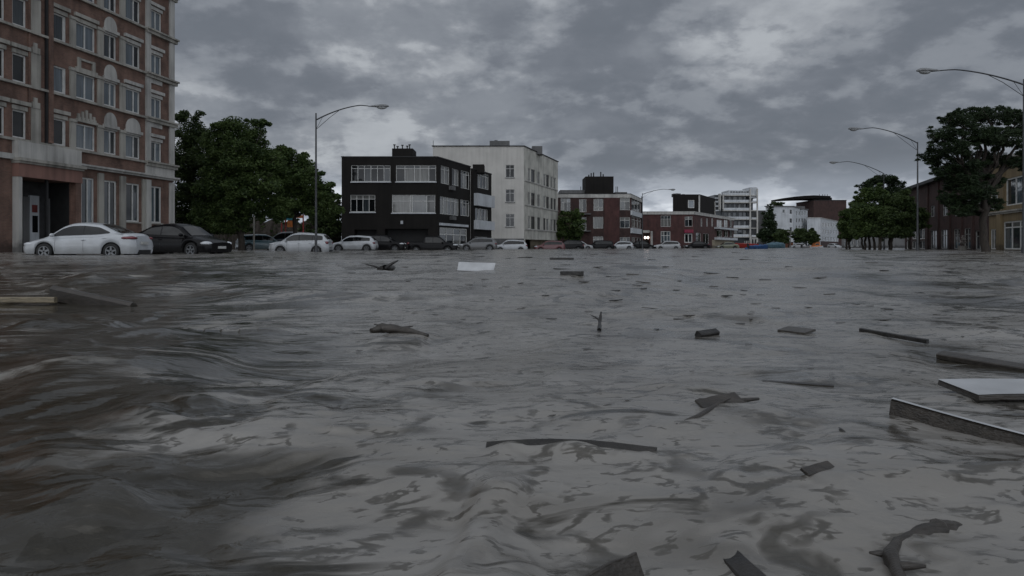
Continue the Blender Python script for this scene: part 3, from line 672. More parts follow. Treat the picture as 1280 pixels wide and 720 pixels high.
def tree(name, label, bx, by, lobes, tr, n, size, mat, group=None, sub=10, asp=.55, stems=1, seed=0, flat=1.0, cat='tree', lean=None, spread=.5):
    rr = random.Random(seed+5)
    root = thing(name, label, cat, (bx, by, 0), group)
    zmin = min(l[2]-l[5] for l in lobes); zmax = max(l[2]+l[5] for l in lobes)
    tips = sorted(lobes, key=lambda l: l[2]); mb = MB()
    for s in range(stems):
        ox = 0 if stems == 1 else rr.uniform(-spread, spread)*3; oy = 0 if stems == 1 else rr.uniform(-1, 1)
        fork = Vector((bx+ox*.8+(lean or 0), by+oy, max(zmin+.15*(zmax-zmin), .3*zmax))); base = Vector((bx+ox, by+oy, -.5))
        pts = []
        for i in range(7):
            q = i/6; p = base.lerp(fork, q); pts.append((p.x+rr.uniform(-.12, .12)*tr*3*(q > 0), p.y+rr.uniform(-.1, .1)*tr*3, p.z))
        sc = tr*(1 if stems == 1 else .75)
        mb.tube(pts, [sc*(1.35 if i == 0 else 1.0-.055*i) for i in range(7)], 9)
        for j, l in enumerate(lobes):
            if stems > 1 and j % stems != s: continue
            tip = Vector(l[:3]); st = Vector(pts[-1 if tip.z > fork.z+1 else -2]); L = (tip-st).length; mid = []
            for i in range(7):
                q = i/6; p = st.lerp(tip, q); p.z += math.sin(q*math.pi)*L*.08
                mid.append((p.x+rr.uniform(-.05, .05)*L*(0 < i < 6), p.y+rr.uniform(-.05, .05)*L*(0 < i < 6), p.z))
            r0 = sc*.55; mb.tube(mid, [r0*(1-q/6)+.02 for q in range(7)], 6)
            for k in range(4):
                a = Vector(mid[rr.randint(3, 6)]); e = Vector((l[0]+rr.uniform(-.85, .85)*l[3], l[1]+rr.uniform(-.8, .8)*l[4], l[2]+rr.uniform(-.5, .85)*l[5]))
                m2 = a.lerp(e, .5)+Vector((0, 0, .08*(e-a).length)); mb.tube([a, m2, e], [r0*.35, r0*.22, .012], 5)
    mb.build('trunk', BARK, root, True)
    V = leaf_cloud(lobes, n, size, sub, asp, seed, flat)
    quads_mesh('crown', V, mat, root, (bx, by, 0))
    return root
def lobe(px, py, Y, rx, rz, dy=0, ry=None):
    k = Y/FP; p = W(px, Y+dy, HY-(HY-py)); q = rx*k*1.12
    return (p.x, p.y, p.z, q, ry or q*.9, rz*k*1.12)

tree('broadleaf_tree', 'tall dark leafy tree directly beside the brown brick apartment block', W(240, 66).x, 66,
     [lobe(238, 165, 66, 22, 22), lobe(228, 200, 66, 26, 26, -1), lobe(255, 215, 66, 28, 28, 1), lobe(235, 245, 66, 34, 26), lobe(225, 275, 66, 28, 20), lobe(262, 255, 66, 26, 24), lobe(250, 285, 66, 26, 14)], .24, 50000, .22, LEAF_A, 'trees beside the brick apartment block', seed=1, sub=16)
tree('broadleaf_tree', 'largest leafy tree with a ragged two-pronged top behind the black car', W(302, 60).x, 60,
     [lobe(293, 163, 60, 22, 20), lobe(318, 168, 60, 17, 22, 1), lobe(272, 190, 60, 24, 22), lobe(305, 200, 60, 32, 26, -1), lobe(338, 205, 60, 22, 22), lobe(282, 228, 60, 34, 26), lobe(325, 235, 60, 34, 24, -1), lobe(300, 262, 60, 38, 22), lobe(260, 262, 60, 24, 20), lobe(345, 258, 60, 24, 18), lobe(285, 283, 60, 30, 12)], .3, 95000, .19, LEAF_B, 'trees beside the brick apartment block', seed=2, sub=16)
tree('broadleaf_tree', 'spreading leafy tree partly behind the left street lamp pole', W(368, 62).x, 62,
     [lobe(352, 195, 62, 16, 14), lobe(372, 208, 62, 20, 16, 1), lobe(355, 225, 62, 26, 20), lobe(385, 225, 62, 20, 16, -1), lobe(398, 243, 62, 22, 15), lobe(372, 247, 62, 28, 18), lobe(405, 262, 62, 22, 13), lobe(350, 262, 62, 22, 12)], .22, 52000, .19, LEAF_B, 'trees beside the brick apartment block', seed=3, sub=14)
tree('broadleaf_tree', 'low dark tree filling the gap left of the black block', W(408, 82).x, 82,
     [lobe(404, 250, 82, 14, 10), lobe(415, 262, 82, 14, 14), lobe(400, 272, 82, 16, 12), lobe(420, 285, 82, 14, 14), lobe(402, 290, 82, 14, 10)], .18, 8000, .30, LEAF_A, 'trees beside the brick apartment block', seed=4)
# dark hedge and fence behind the left trees
root = thing('hedge', 'long dark clipped hedge in the shade behind the left trees', 'hedge', (W(320, 84).x, 84, 0))
mb = MB(); rows = []
x0, x1 = W(225, 84).x, W(425, 84).x
for i in range(81):
    x = x0+(x1-x0)*i/80; h = 3.3+.3*math.sin(i*.7)+R.uniform(-.15, .15); rows.append([(x, 83.4+R.uniform(-.1, .1), -.5), (x, 83.3+R.uniform(-.1, .1), h*.6), (x, 83.6, h), (x, 84.6, h), (x, 84.8, -.5)])
mb.grid(rows); mb.build('inner_growth', BARK, root)
V = leaf_cloud([(x0+(x1-x0)*(i+.5)/14, 83.7, 1.8, 1.0, .6, 1.8) for i in range(14)], 20000, .25, 10, seed=9); quads_mesh('foliage', V, LEAF_A, root, (W(320, 84).x, 84, 0))
# slim pale post among the left trees, colourful play frame
root = thing('post', 'slim pale grey post standing under the left trees', 'post', (W(317.5, 56).x, 56, 0))
mb = MB(); p = W(317.5, 56); mb.tube([(p.x, 56, -.5), (p.x, 56, zy(272, 56))], .07, 8); mb.build('shaft', STONE, root); mb = MB(); mb.ellipsoid((p.x, 56, zy(272, 56)), (.09, .09, .06)); mb.build('cap', STONE, root)
root = thing('play_frame', 'colourful playground frame with teal and orange panels behind the parked cars', 'playground', (W(365, 72).x, 72, 0))
mb = MB(); block(mb, 357.5, 366, 72, 72.12, zy(275, 72), zy(267, 72)); mb.build('teal_panel', simple('teal', (.03, .20, .26), .5), root)
mb = MB(); block(mb, 359, 368, 71.8, 71.92, zy(284, 72), zy(276, 72)); block(mb, 369, 378, 73, 73.1, zy(272, 72), zy(268.5, 72)); mb.build('orange_panel', FORANGE, root)
mb = MB()
for px in (352, 357, 368.5, 379): mb.tube([W(px, 72.5, 312), W(px, 72.5, 262 if px < 370 else 268)], .07, 6)
mb.tube([W(352, 72.5, 263), W(368.5, 72.5, 263)], .06, 6); mb.build('frame', FRED, root)
# tree beside brick building
tree('shrub_tree', 'rounded green bush tree in front of the brick building beside the pale block', W(711, 118).x, 118,
     [lobe(706, 275, 118, 10, 10), lobe(718, 270, 118, 9, 9), lobe(722, 284, 118, 11, 11, -1), lobe(706, 290, 118, 11, 10), lobe(716, 296, 118, 12, 8)], .16, 7000, .34, LEAF_B, seed=14)
# far trees
D = 200
tree('conifer_tree', 'pointed dark conifer in front of the white five storey block', W(962, D).x, D,
     [lobe(962, 262, D, 4, 6), lobe(961, 270, D, 7, 7), lobe(963, 280, D, 10, 7), lobe(959, 290, D, 11, 8), lobe(967, 291, D, 10, 8), lobe(962, 300, D, 13, 7)], .2, 8000, .55, LEAF_P, seed=21, cat='tree')
tree('broadleaf_tree', 'low dark rounded tree just right of the conifer', W(979, D).x, D-4,
     [lobe(976, 294, D-4, 8, 7), lobe(983, 292, D-4, 7, 6), lobe(978, 301, D-4, 10, 5)], .2, 5000, .5, LEAF_A, seed=22)
tree('broadleaf_tree', 'dark rounded far tree left of its lower twin', W(1000, D).x, D,
     [lobe(997, 291, D, 7, 6), lobe(1004, 292, D, 7, 7), lobe(1000, 298, D, 9, 6)], .22, 6000, .5, LEAF_A, 'pair of round far trees', seed=23)
tree('broadleaf_tree', 'dark rounded far tree next to the low white office', W(1015, D).x, D+2,
     [lobe(1012, 293, D, 7, 6), lobe(1018, 296, D, 6, 6), lobe(1014, 300, D, 8, 5)], .22, 5000, .5, LEAF_A, 'pair of round far trees', seed=24)
root = thing('roof_shrub', 'small dark shrub growing on the roof of the white block', 'shrub', (W(975, 240).x, 242, zy(258.5, 240)-.3))
V = leaf_cloud([(W(q, 240).x, 242, zy(254.5, 240), 1.3, .9, .9) for q in (971, 975, 979)], 900, .5, 8, seed=31); quads_mesh('foliage', V, LEAF_A, root, (W(975, 240).x, 242, zy(258.5, 240)-.3))
mb = MB()
for q in (972, 975, 978): x = W(q, 240).x; mb.tube([(x, 242, zy(258.5, 240)-.35), (x, 242, zy(254.5, 240))], .08, 5)
mb.build('stem', BARK, root)
# right middle cluster
tree('pine_tree', 'dark flat topped pine crown poking above the green trees mid right', W(1100, 86).x, 86,
     [lobe(1082, 233, 86, 10, 5), lobe(1094, 227, 86, 12, 6), lobe(1107, 224, 86, 14, 7), lobe(1119, 230, 86, 11, 6), lobe(1112, 240, 86, 16, 8), lobe(1126, 240, 86, 9, 8)], .18, 12000, .30, LEAF_P, seed=41, asp=.3)
for (px, Y, lb, top, sd, mt, lab) in (
        (1064, 92, [(1062, 268, 10, 9), (1072, 258, 11, 9), (1056, 282, 11, 11), (1068, 284, 13, 12), (1060, 294, 11, 6), (1075, 274, 10, 10)], 0, 42, LEAF_B, 'paler green tree on the left end of the right hand tree group'),
        (1086, 80, [(1082, 246, 11, 11), (1094, 243, 12, 12), (1078, 266, 16, 13), (1096, 268, 18, 14), (1086, 286, 22, 12), (1074, 290, 12, 8)], 0, 43, LEAF_B, 'bushy green tree in the middle of the right hand tree group'),
        (1120, 78, [(1110, 252, 13, 11), (1124, 250, 13, 12), (1137, 258, 9, 10), (1112, 272, 18, 14), (1130, 275, 15, 13), (1108, 290, 18, 9), (1128, 292, 14, 7)], 0, 44, LEAF_A, 'dark green tree closest to the brick row')):
    tree('broadleaf_tree', lab, W(px, Y).x, Y, [lobe(a, b_, Y, c, d_, R.uniform(-1, 1)) for a, b_, c, d_ in lb], .2, 34000, .22, mt, 'right hand tree group', seed=sd, sub=12, stems=3, spread=.75)
for (px, Y, sd, lab) in ((1137, 88, 45, 'thin bare lower trunk tree right of the tree group'), (1148, 82, 46, 'slim forked tree in front of the brick row shopfront')):
    tree('young_tree', lab, W(px, Y).x, Y, [lobe(px-5, 266, Y, 9, 10), lobe(px+6, 270, Y, 9, 9), lobe(px, 281, Y, 10, 8)], .17, 3800, .26, LEAF_A, 'slim trees by the brick row', seed=sd, sub=9)
# big pine on the right
Yp = 46
pl = [lobe(1178, 168, Yp, 20, 9, -1), lobe(1196, 150, Yp, 22, 9), lobe(1212, 142, Yp, 18, 8, 1), lobe(1240, 145, Yp, 24, 11), lobe(1268, 145, Yp, 22, 10, 1), lobe(1290, 160, Yp, 22, 12), lobe(1168, 196, Yp, 17, 10, .5), lobe(1190, 185, Yp, 24, 12, -1),
      lobe(1222, 168, Yp, 28, 14), lobe(1255, 172, Yp, 28, 14, -1), lobe(1178, 214, Yp, 14, 8), lobe(1205, 208, Yp, 26, 13), lobe(1235, 198, Yp, 26, 13, 1.5), lobe(1266, 203, Yp, 16, 9), lobe(1200, 232, Yp, 22, 11, 1), lobe(1222, 240, Yp, 22, 12, -1), lobe(1206, 258, Yp, 18, 9), lobe(1244, 254, Yp, 10, 8), lobe(1225, 262, Yp, 14, 8, 1), lobe(1186, 248, Yp, 14, 8), lobe(1200, 264, Yp, 13, 7, -.5), lobe(1205, 222, Yp, 26, 12), lobe(1240, 228, Yp, 18, 10, 1), lobe(1285, 190, Yp, 14, 9)]
tree('pine_tree', 'big wide dark pine with a bare trunk in front of the ochre building', W(1230, Yp).x, Yp, pl, .27, 80000, .19, LEAF_P, seed=57, sub=20, asp=.28, flat=.7)
# pale figure-like potted shrub by the brick row is a garden ornament on a plinth
root = thing('planter', 'small pale planter with a ragged flowering shrub against the brick row', 'planter', (W(1203, 66).x, 66, 0))
p = W(1203, 66); mb = MB(); mb.tube([(p.x, 66, -.5), (p.x, 66, .25), (p.x, 66, .42)], [.3, .36, .4], 12); mb.build('pot', STONE, root)
V = leaf_cloud([(p.x, 66, .8, .3, .3, .35), (p.x+.1, 66, 1.15, .2, .2, .3)], 500, .12, 6, seed=61); quads_mesh('shrub', V, leafmat('pale_leaf', (.10, .09, .08), (.35, .32, .30)), root, (p.x, 66, 0))

# ------------------------------------------------------------------ street lamps
def lamp(label, px, Y, ytop, La, rise, sgn, over=0.0, scale=1.0):
    x = W(px, Y).x; zt = zy(ytop, Y)
    root = thing('street_lamp', label, 'street lamp', (x, Y, 0), 'cobra head street lamps')
    mb = MB(); mb.tube([(x, Y, -.5), (x, Y, .3), (x, Y, .35), (x, Y, zt*.5), (x, Y, zt+over)], [.13*scale, .13*scale, .085*scale, .07*scale, .045*scale], 12); mb.build('pole', METAL, root, True)
    mb = MB(); pts = []
    for i in range(17):
        q = i/16; pts.append((x+sgn*La*q, Y, zt+rise*(1-(1-q)**1.9)-.12*rise*max(0, q-.8)*5))
    mb.tube(pts, [.045-.015*i/16 for i in range(17)], 8); mb.build('arm', METAL, root, True)
    mb = MB(); mb.tube([(x, Y, zt-.62), (x+sgn*La*.25, Y, zt+rise*.16), pts[7]], .016, 6); mb.tube([(x, Y, zt-.62), pts[2]], .012, 5) ; mb.build('brace', METAL, root)
    e = Vector(pts[-1]); mb = MB(); rows = []
    for i, (q, w, h0, h1) in enumerate(((-.05, .05, .05, .05), (.08, .085, .07, .08), (.35, .15, .12, .11), (.7, .21, .15, .15), (.95, .19, .12, .14), (1.12, .11, .07, .08), (1.18, .02, .01, .02))):
        row = []
        for k in range(12):
            a = 2*math.pi*k/12; row.append((e.x+sgn*q, e.y+w*math.cos(a), e.z+(h1 if math.sin(a) > 0 else h0*.5)*math.sin(a)))
        rows.append(row)
    mb.grid(rows, close=True); hd = mb.build('lamp_head', HEADM, root, True)
    mb = MB(); mb.ellipsoid((e.x+sgn*.72, e.y, e.z-.05), (.33, .16, .14)); mb.build('lens', LAMPG, hd, True)
lamp('left hand street lamp with its single arm reaching right', 395, 46.6, 150, 3.55, 1.0, 1, over=.45)
lamp('nearest right hand street lamp, pole at the picture edge', 1280, 38.3, 106, 4.55, .85, -1, over=.3)
lamp('second street lamp rising left of the big pine', 1147, 59.8, 179, 4.6, 1.35, -1, over=.1)
lamp('farthest right hand street lamp rising out of the green trees', 1105, 85, 217, 5.3, 1.5, -1, over=.0)
lamp('distant street lamp between the two red brick buildings', 803, 119, 243, 4.3, .9, 1, over=.2)
root = thing('post_lamp', 'small far twin headed post lamp between rounded trees', 'street lamp', (W(988, 190).x, 190, 0))
x = W(988, 190).x; mb = MB(); mb.tube([(x, 190, -.5), (x, 190, zy(291, 190))], .09, 8); mb.build('pole', STONE, root)
for s in (-1, 1):
    mb = MB(); mb.ellipsoid((x+s*.5, 190, zy(289.5, 190)), (.42, .25, .22)); mb.tube([(x, 190, zy(292, 190)), (x+s*.5, 190, zy(290, 190))], .05, 6); mb.build('lamp_head', STONE2, root, True)

# ------------------------------------------------------------------ cars
def pl_interp(x, pts):
    xs = [p[0] for p in pts]; zs = [p[1] for p in pts]; return float(np.interp(x, xs, zs))
def smoothint(x, pts):
    return sum(pl_interp(x+d, pts)*w for d, w in ((-.16, .15), (-.08, .22), (0, .26), (.08, .22), (.16, .15)))
KINDS = {
 'sedan': dict(L=4.65, W=1.80, deck=[(-2.33, .93), (-2.1, 1.06), (-1.6, 1.08), (-.8, .99), (.9, .93), (1.3, .93), (2.0, .76), (2.33, .62)],
   roof=[(-1.80, 1.04), (-1.55, 1.13), (-.85, 1.44), (-.2, 1.51), (.3, 1.49), (.65, 1.38), (1.35, .90)], gh=(-1.82, 1.38), pil=(-.25, ), win=(-1.42, 1.08), wx=1.36),
 'hatch': dict(L=4.15, W=1.76, deck=[(-2.08, .85), (-1.95, .98), (-.8, .98), (.9, .92), (1.15, .95), (1.8, .82), (2.08, .66)],
   roof=[(-2.0, .96), (-1.78, 1.25), (-1.5, 1.42), (-.4, 1.50), (.3, 1.47), (.6, 1.36), (1.25, .92)], gh=(-2.02, 1.27), pil=(-.95, -.1), win=(-1.6, 1.0), wx=1.27),
 'suv': dict(L=4.55, W=1.86, deck=[(-2.28, .98), (-2.15, 1.10), (-.8, 1.08), (.9, 1.04), (1.2, 1.07), (2.0, .96), (2.28, .80)],
   roof=[(-2.18, 1.08), (-1.95, 1.38), (-1.75, 1.58), (-.4, 1.68), (.3, 1.66), (.65, 1.55), (1.32, 1.05)], gh=(-2.2, 1.34), pil=(-1.05, -.05), win=(-1.85, 1.05), wx=1.36),
 'pickup': dict(L=5.2, W=1.90, deck=[(-2.6, 1.10), (-2.5, 1.16), (-.85, 1.16), (-.8, 1.06), (.9, 1.04), (1.5, 1.08), (2.3, 1.0), (2.6, .8)],
   roof=[(-.85, 1.10), (-.8, 1.66), (-.6, 1.74), (.5, 1.74), (.8, 1.66), (1.5, 1.06)], gh=(-.86, 1.5), pil=(0.1, ), win=(-.7, 1.2), wx=1.6),
}
WR = .335
def car(kind, paintm, label, px, Y, heading, sub=.18, scale=1.0, hi=False, group='cars stranded in the flood', cat='car', name='car'):
    K = KINDS[kind]; L, Wd = K['L'], K['W']; hl = L/2; wx = K['wx']
    p = W(px, Y)
    root = thing(name, label, cat, (p.x, Y, -sub), group, heading, world=False); root.scale = (scale,)*3
    deck = lambda x: smoothint(x, K['deck'])
    roof = lambda x: pl_interp(x, K['roof']) if not hi else smoothint(x, K['roof'])*.5+pl_interp(x, K['roof'])*.5
    def hw(x):
        q = abs(x)/hl; return Wd/2*(1-.05*q**2-.20*max(0, (q-.86)/.14)**2.2)
    ns = 110 if hi else 60; n = 7
    xs = [-hl*math.cos(math.pi*i/ns)*.35 + (-hl+2*hl*i/ns)*.65 for i in range(ns+1)]
    mb = MB(); rows = []
    for x in xs:
        zb = .24
        for c in (-wx, wx):
            if abs(x-c) < .40: zb = max(zb, .32+math.sqrt(max(0, .40**2-(x-c)**2)))
        zs = deck(x)-.05; w = hw(x); zt = deck(x); half = []
        for a, wf in ((0, .95), (.18, .985), (.45, 1.0), (.68, .992), (.78, .978), (.92, .955), (1.0, .91)):
            z = zb+(zs-zb)*a; half.append((w*wf, z))
        half += [(w*.80, zt-.008), (w*.5, zt+.02), (0, zt+.03)]
        q = abs(x)/hl; sg = 1 if x > 0 else -1
        row = []
        def xx(z):
            k = max(0, (q-.86)/.14); return x - sg*k*(.10*((z-.52)/.4)**2)
        for y, z in half: row.append((xx(z), y, z))
        for y, z in reversed(half[:-1]): row.append((xx(z), -y, z))
        rows.append(row)
    mb.grid(rows)
    for rw in (rows[0], rows[-1]): mb.face(rw)
    mb.build('body', paintm, root, True)
    # greenhouse
    g0, g1 = K['gh']; n2 = 48; rows = []; tum = .30
    def sec(x):
        zb = deck(x)-.06; zr = max(roof(x), zb+.03); return zb, zr, hw(x)*.93
    for i in range(n2+1):
        x = g0+(g1-g0)*i/n2; zb, zr, wb = sec(x); h = zr-zb; wr = wb-h*tum
        half = [(wb, zb), (wb-.5*h*tum*.85, zb+.5*h), (wr+.03, zr-.10 if h > .2 else zr-h*.4), (wr-.03, zr-.035 if h > .1 else zr-h*.2), (wr-.14, zr), (wr*.45, zr+.03), (0, zr+.038)]
        rows.append([(x, y, z) for y, z in half]+[(x, -y, z) for y, z in reversed(half[:-1])])
    mb = MB(); mb.grid(rows); mb.face(rows[0]); mb.face(rows[-1]); mb.build('roof', paintm, root, True)
    # side windows
    cuts = [K['win'][0]]+[c for c in K['pil']]+[K['win'][1]]
    for s in (-1, 1):
        for a, c in zip(cuts, cuts[1:]):
            mb = MB(); rows = []; a2, c2 = a+.035, c-.035
            for i in range(13):
                x = a2+(c2-a2)*i/12; zb, zr, wb = sec(x); h = zr-zb; lo = zb+.10; up = zr-.115
                if up-lo < .02: continue
                yy = lambda z: wb-(z-zb)*tum*(.85+.1*(z-zb)/max(h, .1))+.018
                rows.append([(x, s*yy(lo), lo), (x, s*yy((lo+up)/2), (lo+up)/2), (x, s*yy(up), up)])
            if len(rows) > 1: mb.grid(rows); mb.build('side_window', CARGL, root, True)
        for c in K['pil']:
            mb = MB(); rows = []
            for i in range(3):
                x = c-.036+.036*i; zb, zr, wb = sec(x); h = zr-zb; lo = zb+.10; up = zr-.115
                yy = lambda z: wb-(z-zb)*tum*(.85+.1*(z-zb)/max(h, .1))+.012
                rows.append([(x, s*yy(lo), lo), (x, s*yy((lo+up)/2), (lo+up)/2), (x, s*yy(up), up)])
            mb.grid(rows); mb.build('window_pillar', TRIM, root, True)
    # screens
    for nm, (xa, xb) in (('windscreen', (g1-.10, None)), ('rear_window', (g0+.07, None))):
        mb = MB(); rows = []
        if nm == 'windscreen': xe = [q for q in K['roof'] if q[0] > .4][0][0]+.02
        else: xe = [q for q in K['roof'] if q[0] < 0][-2][0] if kind == 'sedan' else K['roof'][1 if kind != 'pickup' else 1][0]+(.1 if kind != 'pickup' else -.03)
        if kind == 'pickup' and nm == 'rear_window': continue
        for i in range(9):
            x = xa+(xe-xa)*i/8; zb, zr, wb = sec(x); h = zr-zb; wr = wb-h*tum-.13; row = []
            for j in range(-4, 5):
                y = wr*j/4; row.append((x, y, zr+.038*(1-(y/max(wr+.1, .1))**2)+.012))
            rows.append(row)
        mb.grid(rows); mb.build(nm, CARGL, root, True)
    mb = MB(); mb.box((-hl*.9, -Wd*.40, .22), (hl*.9, Wd*.40, .70)); mb.build('underbody', TRIM, root)
    # wheels
    for sx in (-1, 1):
        for sy in (-1, 1):
            cx, cy = sx*wx, sy*(Wd/2-.13); mb = MB(); rows = []
            for (r, y) in ((.22, .09), (.30, .105), (WR-.01, .085), (WR, .05), (WR, -.05), (WR-.01, -.085), (.22, -.09)):
                rows.append([(cx+r*math.cos(2*math.pi*k/24), cy+sy*y, WR+r*math.sin(2*math.pi*k/24)) for k in range(24)])
            mb.grid(rows, close=True)
            wh = mb.build('wheel', RUBBER, root, True); mb = MB()
            yo = cy+sy*.088
            rows = [[(cx+r*math.cos(2*math.pi*k/24), cy+sy*y, WR+r*math.sin(2*math.pi*k/24)) for k in range(24)] for r, y in ((.225, .06), (.225, .096), (.195, .094), (.185, .05))]
            mb.grid(rows, close=True)
            for k in range(5):
                a = 2*math.pi*k/5+.3; ca, sa = math.cos(a), math.sin(a); w_ = .032
                c8 = []
                for yy in (cy+sy*.05, cy+sy*.088):
                    c8 += [(cx+.03*ca-w_*sa*1.3, yy, WR+.03*sa+w_*ca*1.3), (cx+.205*ca-w_*sa, yy, WR+.205*sa+w_*ca), (cx+.205*ca+w_*sa, yy, WR+.205*sa-w_*ca), (cx+.03*ca+w_*sa*1.3, yy, WR+.03*sa-w_*ca*1.3)]
                mb.hexa(c8)
            mb.build('rim', ALLOY, wh)
    for s in (-1, 1):
        hz = deck(hl-.35)-.13; mb = MB(); mb.ellipsoid((hl-.28, s*(hw(hl-.3)*.80), hz), (.27, .16, .095), 14, 9, rot=-s*.35); mb.build('headlight', HEADL, root, True)
        tz = deck(-hl+.25)-.16; mb = MB()
        if kind == 'sedan': mb.ellipsoid((-hl+.30, s*(hw(-hl+.3)*.80), tz), (.32, .19, .085), 14, 9, rot=s*.35)
        else: mb.ellipsoid((-hl+.20, s*(hw(-hl+.2)*.82), tz), (.17, .14, .13), 14, 9, rot=s*.3)
        mb.build('tail_light', TAIL, root, True)
        mx = K['win'][1]-.12; mb = MB(); mb.ellipsoid((mx, s*(Wd/2+.07), deck(mx)+.07), (.085, .12, .075)); mb.build('mirror', paintm, root, True)
    mb = MB(); mb.box((-hl-.012, -.26, .62), (-hl+.05, .26, .74)); mb.build('number_plate', PLATE, root)
    mb = MB(); mb.box((hl-.06, -.26, .40), (hl+.006, .26, .51)); mb.build('number_plate', PLATE, root)
    mb = MB(); mb.box((hl-.12, -.55, .55), (hl-.015, .55, .66)); mb.build('grille', TRIM, root)
    mb = MB()
    for x0_, x1_ in ((-hl-.004, -hl+.35),):
        rows = []
        for i in range(13):
            a = -1+2*i/12; y = a*hw(-hl+.1)*.98; x = -hl-.012+.30*abs(a)**5; rows.append([(x, y, .22), (x-.008, y, .40)])
        mb.grid(rows)
    mb.build('bumper_trim', TRIM, root, True)
    if hi:
        for s in (-1, 1):
            for c in list(K['pil'])+[K['win'][0]+.25, K['win'][1]-.18]:
                mb = MB(); rows = []
                for i in range(9):
                    z = .30+(deck(c)-.12-.30)*i/8; a = (z-.24)/(deck(c)-.05-.24); wf = float(np.interp(a, (0, .18, .45, .68, .78, .92, 1), (.95, .985, 1, .992, .978, .955, .91)))
                    y = s*(hw(c)*wf+.0025); rows.append([(c-.006, y, z), (c+.006, y, z)])
                if min(abs(c-wx), abs(c+wx)) > .42: mb.grid(rows); mb.build('door_gap', TRIM, root)
            for c in (K['pil'][-1]+.22 - .42, K['pil'][-1]+.85-.62*0-1.9+0.0):
                mb = MB(); mb.ellipsoid((c+.2, s*(hw(c)*.99+.012), deck(c)-.17), (.10, .02, .018)); mb.build('door_handle', paintm, root, True)
    return root
PI = math.pi
car('sedan', P_WHITE, 'white four door sedan half sunk in front of the brick apartment block entrance', 112, 31, PI, .20, 1.03, True)
car('sedan', P_BLACK, 'glossy black sedan with lit-up clear headlamp, nose to tail with the white sedan', 224, 36.5, -.30, .20, 1.12, True)
car('suv', P_WHITE, 'white sport utility car behind the left street lamp pole', 377, 55, PI, .30, 1, True)
car('hatch', P_WHITE, 'white hatchback just right of the left street lamp', 443, 66, PI, .16)
car('suv', P_BLACK, 'black estate car facing right beside the white hatchback', 478, 71, 0, .22)
car('pickup', P_BLACK, 'long black pickup truck under the black block', 541, 74, 0, .35, name='pickup_truck', cat='pickup truck')
car('hatch', P_GREY, 'grey hatchback in front of the white shopfront', 598, 79, PI, .18)
car('suv', P_WHITE, 'white people carrier in front of the pale four storey block', 638, 91, PI, .42, .95)
car('suv', P_RED, 'dark red car beside the pale block corner', 687, 101, PI, .45, .95)
car('suv', P_BLACK, 'black estate car between the red car and the silver car', 711, 108, PI, .40)
car('hatch', P_SILV, 'silver car partly hidden behind a black estate', 724, 113, 0, .30)
car('suv', P_BLACK, 'black van-like car left of the small white coupe', 750, 116, PI, .35)
car('hatch', P_WHITE, 'small white hatchback in front of the glazed corner bay', 776, 117, PI, .25, .96)
car('sedan', P_BLACK, 'black saloon below the lit doorway lamps', 802, 121, 0, .25)
car('suv', P_SILV, 'silver sport utility car in front of the second brick building', 834, 128, PI, .35)
car('sedan', P_BLACK, 'black saloon at the corner of the second brick building', 871, 133, PI, .2)
car('sedan', P_OLIVE, 'olive green saloon in front of the white balcony wall', 909, 150, PI, .25)
car('hatch', P_TEAL, 'dusky teal car under the left trees by the pale post', 327, 63, .6, .1)
car('suv', P_DBLUE, 'dark blue car whose roof shows behind the white sport utility car', 359, 66, PI, .0)
car('hatch', P_WHITE, 'far white car alone near the right hand trees', 1043, 215, -1.2, .3)
car('hatch', P_SILV, 'far silver car parked under the rounded trees', 997, 196, PI, .3)
# ------------------------------------------------------------------ boats
def boat(label, px, Y, Lb, mat, cover, rz=0, hgt=.55, cab=True, cat='boat', name='boat'):
    p = W(px, Y); root = thing(name, label, cat, (p.x, Y, 0), 'boats adrift on the flood', rz, world=False)
    mb = MB(); rows = []
    for i in range(13):
        q = i/12; x = -Lb/2+Lb*q; w = Lb*.17*(1-max(0, (q-.55)/.45)**2.2)+.02; dz = .18*max(0, q-.5)*2
        rows.append([(x, -w, hgt+dz), (x, -w*.9, hgt*.4), (x, -w*.5, -.15), (x, 0, -.25), (x, w*.5, -.15), (x, w*.9, hgt*.4), (x, w, hgt+dz)])
    mb.grid(rows); mb.face(rows[0]); mb.build('hull', mat, root, True)
    mb = MB(); rows = []
    for i in range(11):
        q = i/10; x = -Lb/2+.05+Lb*.93*q; w = Lb*.17*(1-max(0, (q-.5)/.5)**2.2)+.01; rd = hgt+.18*max(0, q-.5)*2
        bump = .45*math.sin(q*PI)**.7*(1.1 if cab else .35)+.05*math.sin(i*2.3)
        rows.append([(x, -w, rd+.005), (x, -w*.5, rd+bump*.7), (x, 0, rd+bump), (x, w*.5, rd+bump*.7), (x, w, rd+.005)])
    mb.grid(rows); mb.build('cover', cover, root, True)
    mb = MB(); mb.box((-Lb/2-.25, -.15, .1), (-Lb/2-.003, .15, hgt+.35)); mb.build('outboard_motor', TRIM, root)
boat('small boat under a bright blue tarpaulin, the nearest of the boats', 948, 105, 2.9, FBLUE, FBLUE, .1, .42, False)
boat('boat with a peaked dusky teal cover behind the blue one', 969, 140, 4.2, FTEAL, FTEAL, .15, .7, True)
boat('long red boat lying under the white balcony building', 931, 158, 5.4, FRED, FRED, PI, .9, False)
boat('flat orange and white boat near the orange kiosk', 1020, 150, 3.0, BOARDW, FORANGE, 0, .3, False)
boat('tiny dark grey dinghy right of the rounded trees', 1007, 140, 1.6, BOARDG, BOARDG, .3, .3, False)
p = W(933, 88); root = tag(None or bpy.data.objects.new('buoy', None), 'little dark blue float left of the blue boat', 'buoy'); C.objects.link(root); root.location = (p.x, 88, 0)
